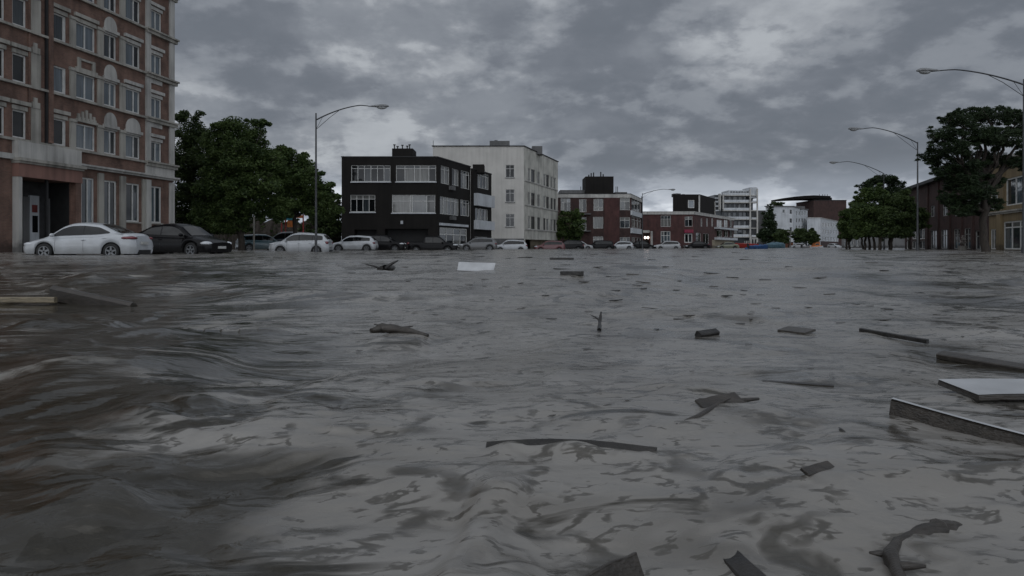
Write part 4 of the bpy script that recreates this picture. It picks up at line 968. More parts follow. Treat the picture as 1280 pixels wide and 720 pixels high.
mb = MB(); mb.ellipsoid((0, 0, .05), (.2, .2, .2)); mb.build('ball', FBLUE, root, True); mb = MB(); mb.tube([(0, 0, .2), (0, 0, .3)], .04, 8); mb.build('eyelet', TRIM, root)

# ------------------------------------------------------------------ water
_perm = np.random.RandomState(3).permutation(256); _perm = np.concatenate([_perm, _perm])
_ga = np.random.RandomState(4).uniform(0, 2*np.pi, 256); _gx, _gy = np.cos(_ga), np.sin(_ga)
def pn(x, y):
    xi = np.floor(x).astype(np.int64); yi = np.floor(y).astype(np.int64); xf = x-xi; yf = y-yi
    xi &= 255; yi &= 255
    u = xf*xf*xf*(xf*(xf*6-15)+10); v = yf*yf*yf*(yf*(yf*6-15)+10)
    def g(a, b, dx, dy):
        h = _perm[_perm[a & 255]+(b & 255)]; return _gx[h]*dx+_gy[h]*dy
    n00 = g(xi, yi, xf, yf); n10 = g(xi+1, yi, xf-1, yf); n01 = g(xi, yi+1, xf, yf-1); n11 = g(xi+1, yi+1, xf-1, yf-1)
    return ((n00*(1-u)+n10*u)*(1-v)+(n01*(1-u)+n11*u)*v)*1.41
def sstep(x, a, b): q = np.clip((x-a)/(b-a), 0, 1); return q*q*(3-2*q)
def ground(px, py):
    Y = CAMH*FP/(py-HY); return ((px-640)*Y/FP, Y)
BUMPS = []   # (x0,y0,x1,y1,amp,width front, width back)
def ridge(pa, pb, amp, wf, wb): BUMPS.append((*ground(*pa), *ground(*pb), amp, wf, wb))
ridge((600, 574), (830, 586), 0.015, .022, .06)
ridge((580, 690), (648, 600), 0.020, .028, .05)
ridge((520, 700), (700, 712), 0.018, .015, .06)
ridge((455, 408), (540, 410), 0.0275, .10, .3)
ridge((0, 405), (165, 400), 0.0550, .14, .5)
ridge((90, 350), (170, 347), 0.0715, .25, .6)
ridge((250, 395), (370, 400), 0.0275, .10, .5)
ridge((0, 470), (340, 440), 0.0303, .16, .45)
ridge((0, 560), (230, 525), 0.0248, .13, .3)
ridge((120, 660), (330, 600), 0.0165, .10, .20)
ridge((0, 640), (180, 590), 0.0165, .08, .20)
ridge((500, 492), (700, 480), 0.0099, .04, .15)
ridge((820, 500), (960, 492), 0.0110, .04, .12)
ridge((640, 480), (820, 476), 0.0077, .03, .15)
ridge((878, 660), (965, 715), 0.0088, .02, .04)
ridge((880, 470), (1060, 466), 0.0055, .03, .1)
def height(x, y, sp):
    r = np.hypot(x, y); H = np.zeros_like(x)
    wx_ = x+.35*pn(x*.7+5, y*.7)+.12*pn(x*2.3, y*2.3+9); wy_ = y+.35*pn(x*.7+50, y*.7+7)+.12*pn(x*2.3+33, y*2.3)
    left = sstep(-x/np.maximum(y, .3), -.05, .55)      # rougher flow down the left side of the street
    rot = lambda a: (wx_*math.cos(a)+wy_*math.sin(a), -wx_*math.sin(a)+wy_*math.cos(a))
    def comp(lam, amp, asp, ang, ridged, seed):
        nonlocal H
        fade = sstep(lam/(sp*2.2), 1.0, 2.2)
        if fade.max() <= 0: return
        a, b_ = rot(ang); q = pn(a/(lam*asp)+seed, b_/lam+seed*1.7)
        if ridged: q = (1-np.abs(q)*1.8); q = np.sign(q)*np.abs(q)**ridged-.45
        m = .22+1.35*sstep(pn(x*.5/max(lam, .12)*.3+seed*3, y*.9/max(lam, .12)*.3), -.3, .45)
        H += fade*amp*m*q
    far = sstep(r, 3, 30)
    comp(7.0, .035, 2.5, .1, 0, 1); comp(3.0, .022, 2.2, -.15, 0, 2)
    h0 = H.copy(); H[:] = 0
    comp(1.3, .009, 2.0, .12, 0, 3); comp(.62, .005, 2.0, -.1, 2, 4); comp(.33, .003, 2.0, .2, 2.2, 5); comp(.17, .0019, 2.0, -.05, 2, 6)
    comp(.09, .0013, 2.0, .2, 1.8, 7); comp(.045, .0007, 2.0, -.15, 1.7, 8); comp(.023, .00026, 2.0, .2, 1.5, 9)
    def scarp(lam, amp, asp, ang, k, seed):
        nonlocal H
        fade = sstep(lam*.35/(sp*2.0), 1.0, 2.0)
        a, b_ = rot(ang); q = pn(a/(lam*asp)+seed, b_/lam+seed*1.3)+.35*pn(a*2.2/(lam*asp)+seed*2, b_*2.2/lam)
        m = sstep(pn(x/(lam*4)+seed*4, y/(lam*3)+seed), -.18, .3)
        H += fade*amp*m*np.tanh(q*k)
    scarp(1.5, .020, 1.1, .05, 8, 31); scarp(.75, .0115, 1.2, -.18, 7, 32); scarp(.38, .0066, 1.5, .2, 7, 33); scarp(.19, .0046, 1.6, -.1, 6, 34); scarp(.11, .0028, 1.7, .25, 6, 36); scarp(.06, .0013, 1.6, -.2, 5, 38)
    scarp(4.0, .040, 1.2, .02, 9, 35); scarp(12, .06, 2.6, .02, 8, 37); H += 0
    H *= (.80+.45*left)*(1-.2*far); H += h0*(.3+.35*left)
    a, b_ = rot(.22); q = pn(a/2.4+20, b_/.55+3); H += left*.010*q*sstep(.55/(sp*2.5), 1, 2)
    for (x0, y0, x1, y1, amp, wf, wb) in BUMPS:
        dx, dy = x1-x0, y1-y0; L2 = dx*dx+dy*dy; tt = np.clip(((x-x0)*dx+(y-y0)*dy)/L2, 0, 1)
        px_, py_ = x-(x0+tt*dx), y-(y0+tt*dy); dd = np.hypot(px_, py_)+.0001
        wob = 1+.6*pn(x*2.2/wb*.35+amp*100, y*1.2/wb*.35)
        w = np.where(py_ < 0, wf, wb); tap = sstep(tt, -.02, .25)*sstep(1-tt, -.02, .25)*.8+.2
        H += amp*np.exp(-(dd/(w*wob))**2)*tap*wob
    return H
FOAM = [((0, 402), (150, 385), .16, .9), ((95, 345), (165, 340), .35, .8), ((250, 392), (345, 372), .16, .5), ((525, 330), (560, 322), .6, .5), ((0, 350), (60, 352), .3, .4), ((0, 470), (140, 462), .07, .5)]
def foam(x, y):
    F_ = np.zeros_like(x)
    for pa, pb, w, am in FOAM:
        (x0, y0), (x1, y1) = ground(*pa), ground(*pb); dx, dy = x1-x0, y1-y0; tt = np.clip(((x-x0)*dx+(y-y0)*dy)/(dx*dx+dy*dy), 0, 1)
        wob = 1+.6*pn(x*1.5/w, y*1.5/w); F_ = np.maximum(F_, am*np.exp(-((x-x0-tt*dx)**2+(y-y0-tt*dy)**2)/(w*wob)**2))
    return F_
def water():
    rs = [.12, .25, .38]; r = .5
    while r < 8000:
        rs.append(r)
        if r < 260: r += min(r*r/(CAMH*720)*.85, r*.0085)
        else: r *= 1.25
    rs = np.array(rs)
    th = np.concatenate([np.arange(-180, -60, 5), np.arange(-60, -40, .5), np.arange(-40, 40, .095), np.arange(40, 60, .5), np.arange(60, 180.1, 5)])*np.pi/180
    T, Rr = np.meshgrid(th, rs); x = Rr*np.sin(T); y = Rr*np.cos(T)
    dth = np.gradient(th); sp = np.maximum(np.gradient(rs)[:, None]*np.ones_like(T), .0)
    sp = np.maximum(sp*.8, Rr*dth[None, :]*.6)
    z = height(x.ravel(), y.ravel(), sp.ravel()).reshape(x.shape)
    z *= (1-sstep(Rr, 150, 400)); z[:, 0] = z[:, -1] = 0
    dense = (np.abs(T) < 1.0); z = np.where(dense, z, 0); z[Rr < .3] = 0
    return x, y, z, rs, th
x, y, z, rs, th = water()
nr_, nc_ = x.shape
me = bpy.data.meshes.new('flood_water'); nv = nr_*nc_+1
co = np.empty((nv, 3), dtype=np.float32); co[:-1, 0] = x.ravel(); co[:-1, 1] = y.ravel(); co[:-1, 2] = z.ravel(); co[-1] = (0, 0, 0)
i, j = np.meshgrid(np.arange(nr_-1), np.arange(nc_-1), indexing='ij'); a = (i*nc_+j).ravel()
Q = np.stack([a, a+nc_, a+nc_+1, a+1], 1).astype(np.int32)[:, ::-1]
tri = np.stack([np.full(nc_-1, nv-1), np.arange(nc_-1), np.arange(1, nc_)], 1).astype(np.int32)[:, ::-1]
me.vertices.add(nv); me.vertices.foreach_set('co', co.ravel())
me.loops.add(Q.size+tri.size); me.loops.foreach_set('vertex_index', np.concatenate([Q.ravel(), tri.ravel()]))
me.polygons.add(len(Q)+len(tri))
me.polygons.foreach_set('loop_start', np.concatenate([np.arange(0, Q.size, 4), Q.size+np.arange(0, tri.size, 3)]).astype(np.int32))
me.polygons.foreach_set('loop_total', np.concatenate([np.full(len(Q), 4), np.full(len(tri), 3)]).astype(np.int32))
me.polygons.foreach_set('use_smooth', np.ones(len(Q)+len(tri), dtype=bool)); me.update(calc_edges=True)
wo = bpy.data.objects.new('flood_water', me); C.objects.link(wo); wo['kind'] = 'structure'
m, t_, bs = nt('muddy_water')
tc = t_.nodes.new('ShaderNodeTexCoord')
def nz(scale, det, st=(1, 1, 1), dist=0):
    mp = t_.nodes.new('ShaderNodeMapping'); mp.inputs['Scale'].default_value = st; t_.links.new(tc.outputs['Object'], mp.inputs[0])
    n = t_.nodes.new('ShaderNodeTexNoise'); n.inputs['Scale'].default_value = scale; n.inputs['Detail'].default_value = det; n.inputs['Distortion'].default_value = dist
    t_.links.new(mp.outputs[0], n.inputs['Vector']); return n
def mt(op, a, b_=None, c=None):
    n = t_.nodes.new('ShaderNodeMath'); n.operation = op
    for k, v in enumerate((a, b_, c)):
        if v is None: continue
        if isinstance(v, (int, float)): n.inputs[k].default_value = v
        else: t_.links.new(v, n.inputs[k])
    return n.outputs[0]
def ss(v, a, b_, lo=0., hi=1.):
    n = t_.nodes.new('ShaderNodeMapRange'); n.interpolation_type = 'SMOOTHSTEP'
    for k, q in (('From Min', a), ('From Max', b_), ('To Min', lo), ('To Max', hi)): n.inputs[k].default_value = q
    t_.links.new(v, n.inputs[0]); return n.outputs[0]
# silt film floating on clear brown water: large torn patches on the fast left side, thin curling creases paint in dark wave fronts everywhere
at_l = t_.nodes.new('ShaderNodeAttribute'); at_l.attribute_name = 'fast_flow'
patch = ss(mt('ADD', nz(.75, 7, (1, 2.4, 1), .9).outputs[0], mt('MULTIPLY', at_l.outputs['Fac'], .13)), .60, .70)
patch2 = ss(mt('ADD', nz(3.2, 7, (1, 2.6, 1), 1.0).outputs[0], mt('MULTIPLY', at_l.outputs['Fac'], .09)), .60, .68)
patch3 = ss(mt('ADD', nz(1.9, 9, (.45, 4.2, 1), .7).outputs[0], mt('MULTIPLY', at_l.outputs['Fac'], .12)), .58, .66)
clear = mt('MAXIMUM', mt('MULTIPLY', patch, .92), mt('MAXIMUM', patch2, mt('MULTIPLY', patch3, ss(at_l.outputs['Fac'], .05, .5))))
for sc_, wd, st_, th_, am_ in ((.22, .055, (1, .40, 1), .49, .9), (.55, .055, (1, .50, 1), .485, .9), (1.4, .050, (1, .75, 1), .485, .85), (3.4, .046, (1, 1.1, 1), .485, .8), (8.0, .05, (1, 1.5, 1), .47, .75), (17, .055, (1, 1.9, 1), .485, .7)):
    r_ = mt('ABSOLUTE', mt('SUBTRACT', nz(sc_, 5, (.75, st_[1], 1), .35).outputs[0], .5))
    wave_front = ss(r_, wd*.25, wd, 1., 0.)
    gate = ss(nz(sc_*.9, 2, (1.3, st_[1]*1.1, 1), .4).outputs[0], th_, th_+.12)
    clear = mt('MAXIMUM', clear, mt('MULTIPLY', mt('MULTIPLY', wave_front, gate), am_))  # creases put the dark fronts of small waves into the water colour
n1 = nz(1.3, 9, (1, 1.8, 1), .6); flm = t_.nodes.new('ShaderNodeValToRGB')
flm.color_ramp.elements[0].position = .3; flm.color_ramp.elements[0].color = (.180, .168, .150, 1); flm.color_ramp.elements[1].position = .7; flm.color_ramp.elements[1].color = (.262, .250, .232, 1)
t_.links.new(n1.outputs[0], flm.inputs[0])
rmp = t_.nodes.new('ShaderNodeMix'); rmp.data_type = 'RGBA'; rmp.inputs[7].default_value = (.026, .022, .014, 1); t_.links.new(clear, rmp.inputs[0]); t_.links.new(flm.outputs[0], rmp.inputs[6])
bs.inputs['IOR'].default_value = 1.5; bs.inputs['Specular IOR Level'].default_value = .5
nb = nz(2.6, 3, (1, 1.7, 1), .6); nb2 = nz(55, 4, (1, 1.8, 1), .2)
bp = t_.nodes.new('ShaderNodeBump'); bp.inputs['Strength'].default_value = .5; bp.inputs['Distance'].default_value = .045; t_.links.new(nb.outputs[0], bp.inputs['Height'])
bp2 = t_.nodes.new('ShaderNodeBump'); bp2.inputs['Strength'].default_value = .45; bp2.inputs['Distance'].default_value = .0016; t_.links.new(nb2.outputs[0], bp2.inputs['Height']); bp3 = t_.nodes.new('ShaderNodeBump'); bp3.inputs['Strength'].default_value = .4; bp3.inputs['Distance'].default_value = .006; t_.links.new(nz(17, 5, (1, 2.0, 1), .8).outputs[0], bp3.inputs['Height']); t_.links.new(bp.outputs[0], bp3.inputs['Normal']); t_.links.new(bp3.outputs[0], bp2.inputs['Normal'])
t_.links.new(bp2.outputs[0], bs.inputs['Normal'])
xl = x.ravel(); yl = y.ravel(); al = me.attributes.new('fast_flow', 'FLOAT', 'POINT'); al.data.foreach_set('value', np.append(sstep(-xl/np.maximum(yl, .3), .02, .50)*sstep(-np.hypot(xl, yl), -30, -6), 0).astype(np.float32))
at = me.attributes.new('foam', 'FLOAT', 'POINT'); at.data.foreach_set('value', np.append(foam(x.ravel(), y.ravel()), 0).astype(np.float32))
an = t_.nodes.new('ShaderNodeAttribute'); an.attribute_name = 'foam'; nf = nz(7, 8, (1, 2.5, 1), 1.2)
fm1 = t_.nodes.new('ShaderNodeMath'); fm1.operation = 'MULTIPLY_ADD'; fm1.inputs[1].default_value = 1.5; fm1.inputs[2].default_value = -.98; t_.links.new(an.outputs['Fac'], fm1.inputs[0])
fm2 = t_.nodes.new('ShaderNodeMath'); fm2.operation = 'ADD'; t_.links.new(fm1.outputs[0], fm2.inputs[0]); t_.links.new(nf.outputs[0], fm2.inputs[1])
fr_ = t_.nodes.new('ShaderNodeMapRange'); fr_.inputs['From Min'].default_value = .0; fr_.inputs['From Max'].default_value = .6; t_.links.new(fm2.outputs[0], fr_.inputs[0])
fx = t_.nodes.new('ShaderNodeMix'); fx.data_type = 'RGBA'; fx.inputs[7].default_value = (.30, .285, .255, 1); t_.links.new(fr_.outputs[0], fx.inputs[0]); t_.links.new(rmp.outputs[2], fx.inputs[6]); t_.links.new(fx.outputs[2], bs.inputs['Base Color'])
fr2 = t_.nodes.new('ShaderNodeMapRange'); t_.links.new(ss(clear, 0, 1, .30, .11), fr2.inputs['To Min']); fr2.inputs['To Max'].default_value = .5; t_.links.new(fr_.outputs[0], fr2.inputs[0]); t_.links.new(fr2.outputs[0], bs.inputs['Roughness'])
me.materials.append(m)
# submerged street bed
mb = MB(); mb.face([(-4000, -4000, -.55), (4000, -4000, -.55), (4000, 4000, -.55), (-4000, 4000, -.55)]); tag(mb.build('road', simple('asphalt', (.05, .05, .05), .9)), None, None, kind='structure')

# ------------------------------------------------------------------ floating debris
def zat(x, y): return float(height(np.array([x], float), np.array([y], float), np.array([.01+.004*abs(y)]))[0])
def board(name, label, pa, pb, width, thick, mat, la=0.0, lb=0.0, roll=0.0, sink=.3, cat='debris', group=None, top=None, warp=0, na=8):
    """plank from ground pixel pa to pb; la/lb lift the ends, roll tilts it about its length"""
    a = Vector((*ground(*pa), la)); b_ = Vector((*ground(*pb), lb)); d = (b_-a); L = d.length; d.normalize()
    s = d.cross(Vector((0, 0, 1))).normalized(); up = s.cross(d)
    s2 = s*math.cos(roll)+up*math.sin(roll); u2 = up*math.cos(roll)-s*math.sin(roll)
    root_c = (a+b_)/2; zw = sum(zat(a.x+(b_.x-a.x)*q, a.y+(b_.y-a.y)*q) for q in (.1, .3, .5, .7, .9))/5+.002
    o = bpy.data.objects.new(name, None)
    rg = random.Random(hash((pa, pb)) & 255)
    mb = MB(); tb = MB(); rows = []
    for i in range(na+1):
        q = i/na; c = a+d*L*q-root_c+up*(warp*math.sin(q*PI)) - u2*thick*sink; e = 1+rg.uniform(-.05, .05)*(0 < i < na)
        w = width*.5*e; bv = thick*.15; n_ = rg.uniform(-.02, .02)*L*(i in (0, na))
        rows.append([c+d*n_-s2*w+u2*bv, c-s2*(w-bv)+u2*0, c+s2*(w-bv), c+s2*w+u2*bv, c+s2*w+u2*(thick-bv), c+s2*(w-bv)+u2*thick, c-s2*(w-bv)+u2*thick, c+d*n_-s2*w+u2*(thick-bv)])
    mb.grid(rows, close=True); mb.face(rows[0]); mb.face(rows[-1])
    o2 = mb.build(name, mat); o2.location = root_c+Vector((0, 0, zw)); tag(o2, label, cat, group)
    if top:
        rr = []
        for r_ in rows: rr.append([r_[6]+u2*.0012+s2*thick*.1, r_[5]+u2*.0012-s2*thick*.1])
        tb.grid(rr); t2 = tb.build('painted_face', top, o2)
    bpy.data.objects.remove(o)
    return o2
board('door_panel', 'large flat white panel floating dark edge towards us at the right edge', (1196, 496), (1380, 500), .20, .013, WOODW, .004, .002, 0, .1, 'panel', top=BOARDW, warp=.006)
board('floor_board', 'long thin plank on edge, pale top and brown face, slanting out of the right edge', (1112, 536), (1335, 577), .008, .040, WOODW, .0, -.034, 0, .0, 'board', na=10, top=BOARDW, warp=-.002)
board('pole', 'thin dark stick floating left of the far right slab', (1076, 403), (1160, 413), .022, .018, WOODD, .012, .0, 0, .3, 'stick')
board('timber_beam', 'wide dark timber beam lying behind the white panel at right', (1175, 424), (1300, 438), .05, .022, WOODW, .012, .0, -.2, .4, 'beam')
board('sign_board', 'small bright white sheet drifting in mid water', (573, 341), (618, 341.5), .13, .012, BOARDW, .055, .045, -1.05, .3, 'sheet')
board('plank', 'slim pale topped plank far out below the red brick building', (687, 326), (717, 326), .10, .05, WOODD, .02, .02, 0, .3, 'plank', top=BOARDW)
board('crate_lid', 'short thick black slab right of the white sheet', (702, 347.5), (728, 348), .10, .05, WOODD, .005, .008, .0, .3, 'slab')
board('wooden_block', 'dark angular wooden block in mid water right of centre', (872, 408), (895, 406), .035, .03, WOODD, .0, .004, -.5, .3, 'block')
board('wooden_board', 'brownish grey flat board drifting right of the angular block', (979, 403), (1013, 406), .10, .010, WOODW, .006, .003, -.1, .3, 'board')
board('plank', 'dark upturned plank poking out of the wave at far left', (66, 364), (166, 366), .06, .13, WOODW, .02, -.10, -.15, .05, 'plank', top=BOARDG)
board('pole', 'long pale yellowish pole entering from the left edge', (-60, 366), (70, 366), .05, .045, WOODP, .02, .02, 0, .3, 'pole')
board('broken_board', 'dark brown broken board rearing up at the bottom edge centre', (700, 738), (800, 702), .048, .007, WOODW, -.004, .013, -1.2, .2, 'board', top=WOODW, warp=.005, na=10)
board('floor_board', 'waterlogged dark board just breaking the surface at the bottom edge', (524, 735), (690, 724), .05, .008, WOODW, .002, -.002, -.5, .3, 'board')
board('timber_beam', 'short dark sunken beam end in the lower right water', (886, 655), (962, 722), .026, .012, WOODD, -.004, -.007, -.3, .6, 'beam')
board('roof_slate', 'flat brown slab awash near the picture centre right', (876, 532), (925, 524), .040, .005, WOODW, -.003, .002, -.5, .3, 'slab')
board('wood_offcut', 'small folded brown offcut in the lower right water', (1006, 616), (1038, 605), .016, .005, WOODW, -.001, -.002, -.5, .3, 'offcut')
board('wooden_board', 'thin dark board flush with the water under the beam', (953, 467), (1042, 472), .022, .006, WOODD, -.002, -.003, 0, .5, 'board')
board('ridge_strip', 'long dark strip standing in for a dark wave front above the bottom edge centre', (608, 574), (818, 581), .016, .010, WOODD, -.010, -.011, -.6, .5, 'plank', warp=.009)  # dark strip added in place of the wave ridge's dark front
# branch in lower right
def branch(name, label, pts, rads, mat, tw=(), group=None, cat='branch'):
    P = [Vector((*ground(px, py), z_)) for px, py, z_ in pts]; c = sum(P, Vector())/len(P); c.z = 0
    mb = MB(); sm = []
    for a, b_ in zip(P, P[1:]):
        for k in range(4): sm.append(a.lerp(b_, k/4)-c)
    sm.append(P[-1]-c); rr = np.interp(np.linspace(0, 1, len(sm)), np.linspace(0, 1, len(rads)), rads)
    sm = [v+Vector((R.uniform(-.1, .1), R.uniform(-.1, .1), R.uniform(-.1, .1)))*float(rr[i]) for i, v in enumerate(sm)]
    mb.tube(sm, [float(q)*R.uniform(.85, 1.15) for q in rr], 9)
    for (q, dx, dy, dz, r0) in tw:
        s_ = sm[int(q*(len(sm)-1))]; mb.tube([s_, s_+Vector((dx*.5, dy*.5, dz*.6)), s_+Vector((dx, dy, dz))], [r0, r0*.8, r0*.3], 6)
    o = mb.build(name, mat, None, True); c.z = zat(c.x, c.y)*.8; o.location = c; return tag(o, label, cat, group)
branch('driftwood', 'crooked dark driftwood with a thick rounded end at lower right', [(1196, 645, -.008), (1172, 648, -.004), (1145, 655, -.003), (1122, 664, -.002), (1112, 680, -.001), (1125, 705, -.004), (1138, 738, -.004)], [.012, .015, .010, .006, .009, .007, .006], WOODW, [(.75, .03, -.01, .004, .006), (.7, -.025, .0, .003, .005)])
branch('twig', 'small forked twig standing upright out of the water near centre', [(749, 400, 0), (750, 396, .03), (751.5, 395, .07)], [.01, .009, .004], WOODD, [(.5, -.05, 0, .03, .005)])
branch('branch', 'dark forked branch afloat left of the white sheet', [(474, 335, .0), (482, 337, .06), (492, 334, .03)], [.05, .06, .03], WOODD, [(.5, .2, 0, .12, .03), (.3, -.3, .1, .08, .02)])
branch('root_clump', 'low dark tangle of roots left of centre', [(463, 404, .0), (478, 403, .008), (500, 404, .006), (535, 407, -.01)], [.012, .024, .02, .01], WOODW, [(.3, .05, .02, .018, .008), (.6, .08, 0, .012, .008), (.45, -.06, 0, .02, .006)])
branch('branch', 'curved dark branch awash between the slab and the picture centre', [(845, 552, 0), (870, 545, .004), (905, 524, .006), (948, 516, 0)], [.003, .006, .007, .003], WOODW, [(.6, .03, .01, .012, .003)])
branch('twig', 'short dark twig floating in the lower right open water', [(1046, 553, 0), (1052, 565, .006), (1068, 570, 0)], [.003, .005, .002], WOODD)
# many small scraps
protos = []
for k in range(6):
    mb = MB(); n = R.randint(5, 7); ring = []
    for q in range(n): a = 2*PI*q/n+R.uniform(-.3, .3); ring.append((math.cos(a)*R.uniform(.35, .55), math.sin(a)*R.uniform(.14, .26)))
    lo = [(a, b_, -.06) for a, b_ in ring]; hi_ = [(a*.92+R.uniform(-.02, .02), b_*.9, .05+R.uniform(0, .06)) for a, b_ in ring]
    mb.grid([lo, hi_], close=True); mb.face(hi_)
    protos.append(mb)
pm = [[p.build('debris_scrap', mt) for p in protos] for mt in (WOODD, WOODW)]
pool = [o for l in pm for o in l]
spots = [(487, 317), (596, 321), (655, 322), (705, 319), (743, 318), (815, 327), (768, 332), (746, 335), (790, 347), (782, 350), (806, 353), (730, 352), (762, 348), (700, 336), (870, 322), (890, 342), (917, 346), (956, 347), (892, 352), (1022, 346), (1036, 359), (862, 381), (815, 376), (848, 383), (770, 366), (768, 360), (1105, 340), (1120, 368), (1110, 373), (1150, 356), (1106, 388), (1170, 377), (970, 375), (945, 371), (1010, 372), (1050, 393), (805, 358), (688, 384), (510, 352), (440, 341), (340, 345), (610, 350), (666, 341), (550, 330), (470, 322), (1000, 352), (1090, 330), (935, 328), (832, 336), (985, 338), (845, 358), (1190, 340), (1230, 352), (905, 360), (736, 377), (1013, 455), (935, 420), (690, 540), (760, 530), (865, 455)]
rs_ = random.Random(19); n0 = len(spots)
while len(spots) < n0+75:
    cx_, cy_ = rs_.uniform(430, 1240), 316+rs_.random()**1.6*130
    for q in range(rs_.choice([1, 1, 2, 3])): spots.append((cx_+rs_.uniform(-25, 25), cy_+rs_.uniform(-3, 5)))
for k, (px, py) in enumerate(spots):
    gx, gy = ground(px, py); o = pool[k % 12] if k < 12 else pool[k % 12].copy()
    if k >= 12: C.objects.link(o)
    s = (.012 if py < 400 else .008)*gy*R.uniform(.7, 1.5)*(.6 if k >= n0 else 1); o.location = (gx, gy, zat(gx, gy)+.004); o.scale = (s*R.uniform(1, 2.0), s*1.3, s*.45); o.rotation_euler = (R.uniform(-.1, .1), R.uniform(-.1, .1), R.uniform(-.7, .7))
    tag(o, 'small dark scrap of wood or litter drifting on the open flood water', 'flotsam', 'small scraps adrift on the flood')

# ------------------------------------------------------------------ world: overcast sky
sc = bpy.context.scene
w = bpy.data.worlds.new('World'); sc.world = w; w.use_nodes = True; t = w.node_tree; N = t.nodes; Lk = t.links
EL, RO = math.radians(46), math.radians(200)
bg = N['Background']; bg.inputs['Strength'].default_value = .1
sky = N.new('ShaderNodeTexSky'); sky.sky_type = 'NISHITA'; sky.sun_disc = False; sky.sun_elevation = EL; sky.sun_rotation = RO
tc = N.new('ShaderNodeTexCoord'); sp = N.new('ShaderNodeSeparateXYZ'); Lk.new(tc.outputs['Generated'], sp.inputs[0])
def M(op, a, b_=None, c=None):
    n = N.new('ShaderNodeMath'); n.operation = op
    for k, v in enumerate((a, b_, c)):
        if v is None: continue
        if isinstance(v, (int, float)): n.inputs[k].default_value = v
        else: Lk.new(v, n.inputs[k])
    return n.outputs[0]
zc = M('ADD', M('MAXIMUM', sp.outputs[2], 0.0), .33)
cx = M('DIVIDE', sp.outputs[0], zc); cy = M('DIVIDE', sp.outputs[1], zc)
cb = N.new('ShaderNodeCombineXYZ'); Lk.new(cx, cb.inputs[0]); Lk.new(cy, cb.inputs[1]); cb.inputs[2].default_value = 3.7
def NO(scale, det, rough, dist, off=0, st=(1, 1, 1)):
    mp = N.new('ShaderNodeMapping'); mp.inputs['Location'].default_value = (off, off*.7, 0); mp.inputs['Scale'].default_value = st; Lk.new(cb.outputs[0], mp.inputs[0])
    n = N.new('ShaderNodeTexNoise'); n.inputs['Scale'].default_value = scale; n.inputs['Detail'].default_value = det; n.inputs['Roughness'].default_value = rough; n.inputs['Distortion'].default_value = dist
    Lk.new(mp.outputs[0], n.inputs['Vector']); return n.outputs[0]
def SS(v, lo, hi, a, b):
    n = N.new('ShaderNodeMapRange'); n.interpolation_type = 'SMOOTHSTEP'
    for k, q in (('From Min', lo), ('From Max', hi), ('To Min', a), ('To Max', b)): n.inputs[k].default_value = q
    Lk.new(v, n.inputs[0]); return n.outputs[0]
big = NO(.8, 3, .45, .0, 7.3); A1 = NO(2.1, 9, .55, .10, 2.0); A2 = NO(4.2, 9, .56, .1, 14.6); fine = NO(11, 6, .55, .1, 4.1)
d1 = SS(M('ADD', A1, M('MULTIPLY', M('SUBTRACT', big, .5), .45)), .38, .60, 0, 1)
d2 = SS(M('ADD', A2, M('MULTIPLY', M('SUBTRACT', fine, .5), .34)), .40, .58, 0, 1)
# thick cloud = dark, thin cloud = pale; the second deck adds rounded puffs
s1 = M('SUBTRACT', .83, M('ADD', M('MULTIPLY', d1, .30), M('ADD', M('MULTIPLY', d2, .28), M('MULTIPLY', fine, .16))))
rp = N.new('ShaderNodeValToRGB'); cr = rp.color_ramp
cr.elements[0].position = .12; cr.elements[0].color = (.096, .108, .127, 1); cr.elements[1].position = .76; cr.elements[1].color = (.28, .297, .318, 1)
for p_, c_ in ((.30, (.118, .130, .151, 1)), (.45, (.154, .168, .190, 1)), (.60, (.195, .209, .231, 1))):
    e = cr.elements.new(p_); e.color = c_
Lk.new(s1, rp.inputs[0])
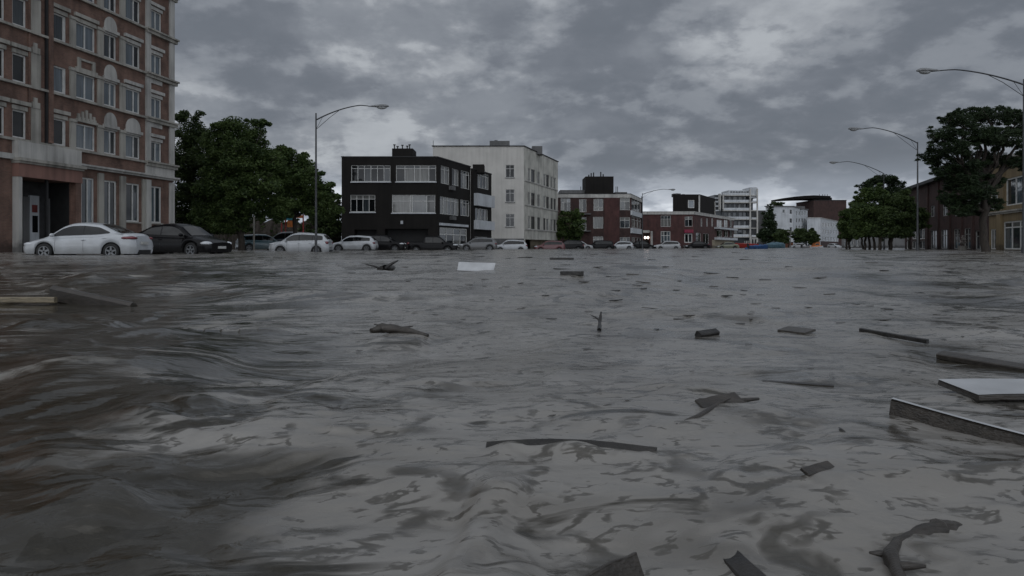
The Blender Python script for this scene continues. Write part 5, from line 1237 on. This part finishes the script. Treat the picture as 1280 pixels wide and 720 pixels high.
# paler gaps low over the street, brighter overhead
hz = N.new('ShaderNodeMapRange'); hz.interpolation_type = 'SMOOTHSTEP'; hz.inputs['From Min'].default_value = .06; hz.inputs['From Max'].default_value = .12; hz.inputs['To Min'].default_value = 1.7; hz.inputs['To Max'].default_value = .93
Lk.new(sp.outputs[2], hz.inputs[0])
zn = N.new('ShaderNodeMapRange'); zn.interpolation_type = 'SMOOTHSTEP'; zn.inputs['From Min'].default_value = .38; zn.inputs['From Max'].default_value = .95; zn.inputs['To Min'].default_value = 1.0; zn.inputs['To Max'].default_value = 1.35
Lk.new(sp.outputs[2], zn.inputs[0])
bk = N.new('ShaderNodeMapRange'); bk.interpolation_type = 'SMOOTHSTEP'; bk.inputs['From Min'].default_value = .10; bk.inputs['From Max'].default_value = -.75; bk.inputs['To Min'].default_value = 1.0; bk.inputs['To Max'].default_value = 2.6  # unseen sky behind the camera brightened to front-light walls and cars
Lk.new(sp.outputs[1], bk.inputs[0])
fac = M('MULTIPLY', M('MULTIPLY', M('MULTIPLY', hz.outputs[0], zn.outputs[0]), bk.outputs[0]), 32.0)
vm = N.new('ShaderNodeVectorMath'); vm.operation = 'SCALE'; Lk.new(rp.outputs[0], vm.inputs[0]); Lk.new(fac, vm.inputs['Scale'])
mx = N.new('ShaderNodeMix'); mx.data_type = 'RGBA'; mx.inputs[0].default_value = .03; Lk.new(vm.outputs[0], mx.inputs[6]); Lk.new(sky.outputs[0], mx.inputs[7])
Lk.new(mx.outputs[2], bg.inputs['Color'])
sd = bpy.data.lights.new('sun', 'SUN'); sd.energy = .9; sd.angle = math.radians(100); sd.color = (1, .96, .9)
so = bpy.data.objects.new('sun', sd); C.objects.link(so)
dirv = Vector((math.sin(RO)*math.cos(EL), math.cos(RO)*math.cos(EL), math.sin(EL))); so.rotation_euler = dirv.to_track_quat('Z', 'Y').to_euler()
# ------------------------------------------------------------------ camera
cd = bpy.data.cameras.new('camera'); cd.sensor_width = 36; cd.lens = 36*FP/1280; cd.shift_y = -(360-HY)/1280; cd.clip_start = .02; cd.clip_end = 12000
co_ = bpy.data.objects.new('camera', cd); C.objects.link(co_); co_.location = (0, 0, CAMH); co_.rotation_euler = (PI/2, 0, 0); sc.camera = co_
sc.view_settings.view_transform = 'Standard'; sc.view_settings.look = 'None'; sc.view_settings.exposure = -1.0; sc.view_settings.gamma = 1
for o in bpy.data.objects:
    if '_w' in o: del o['_w']
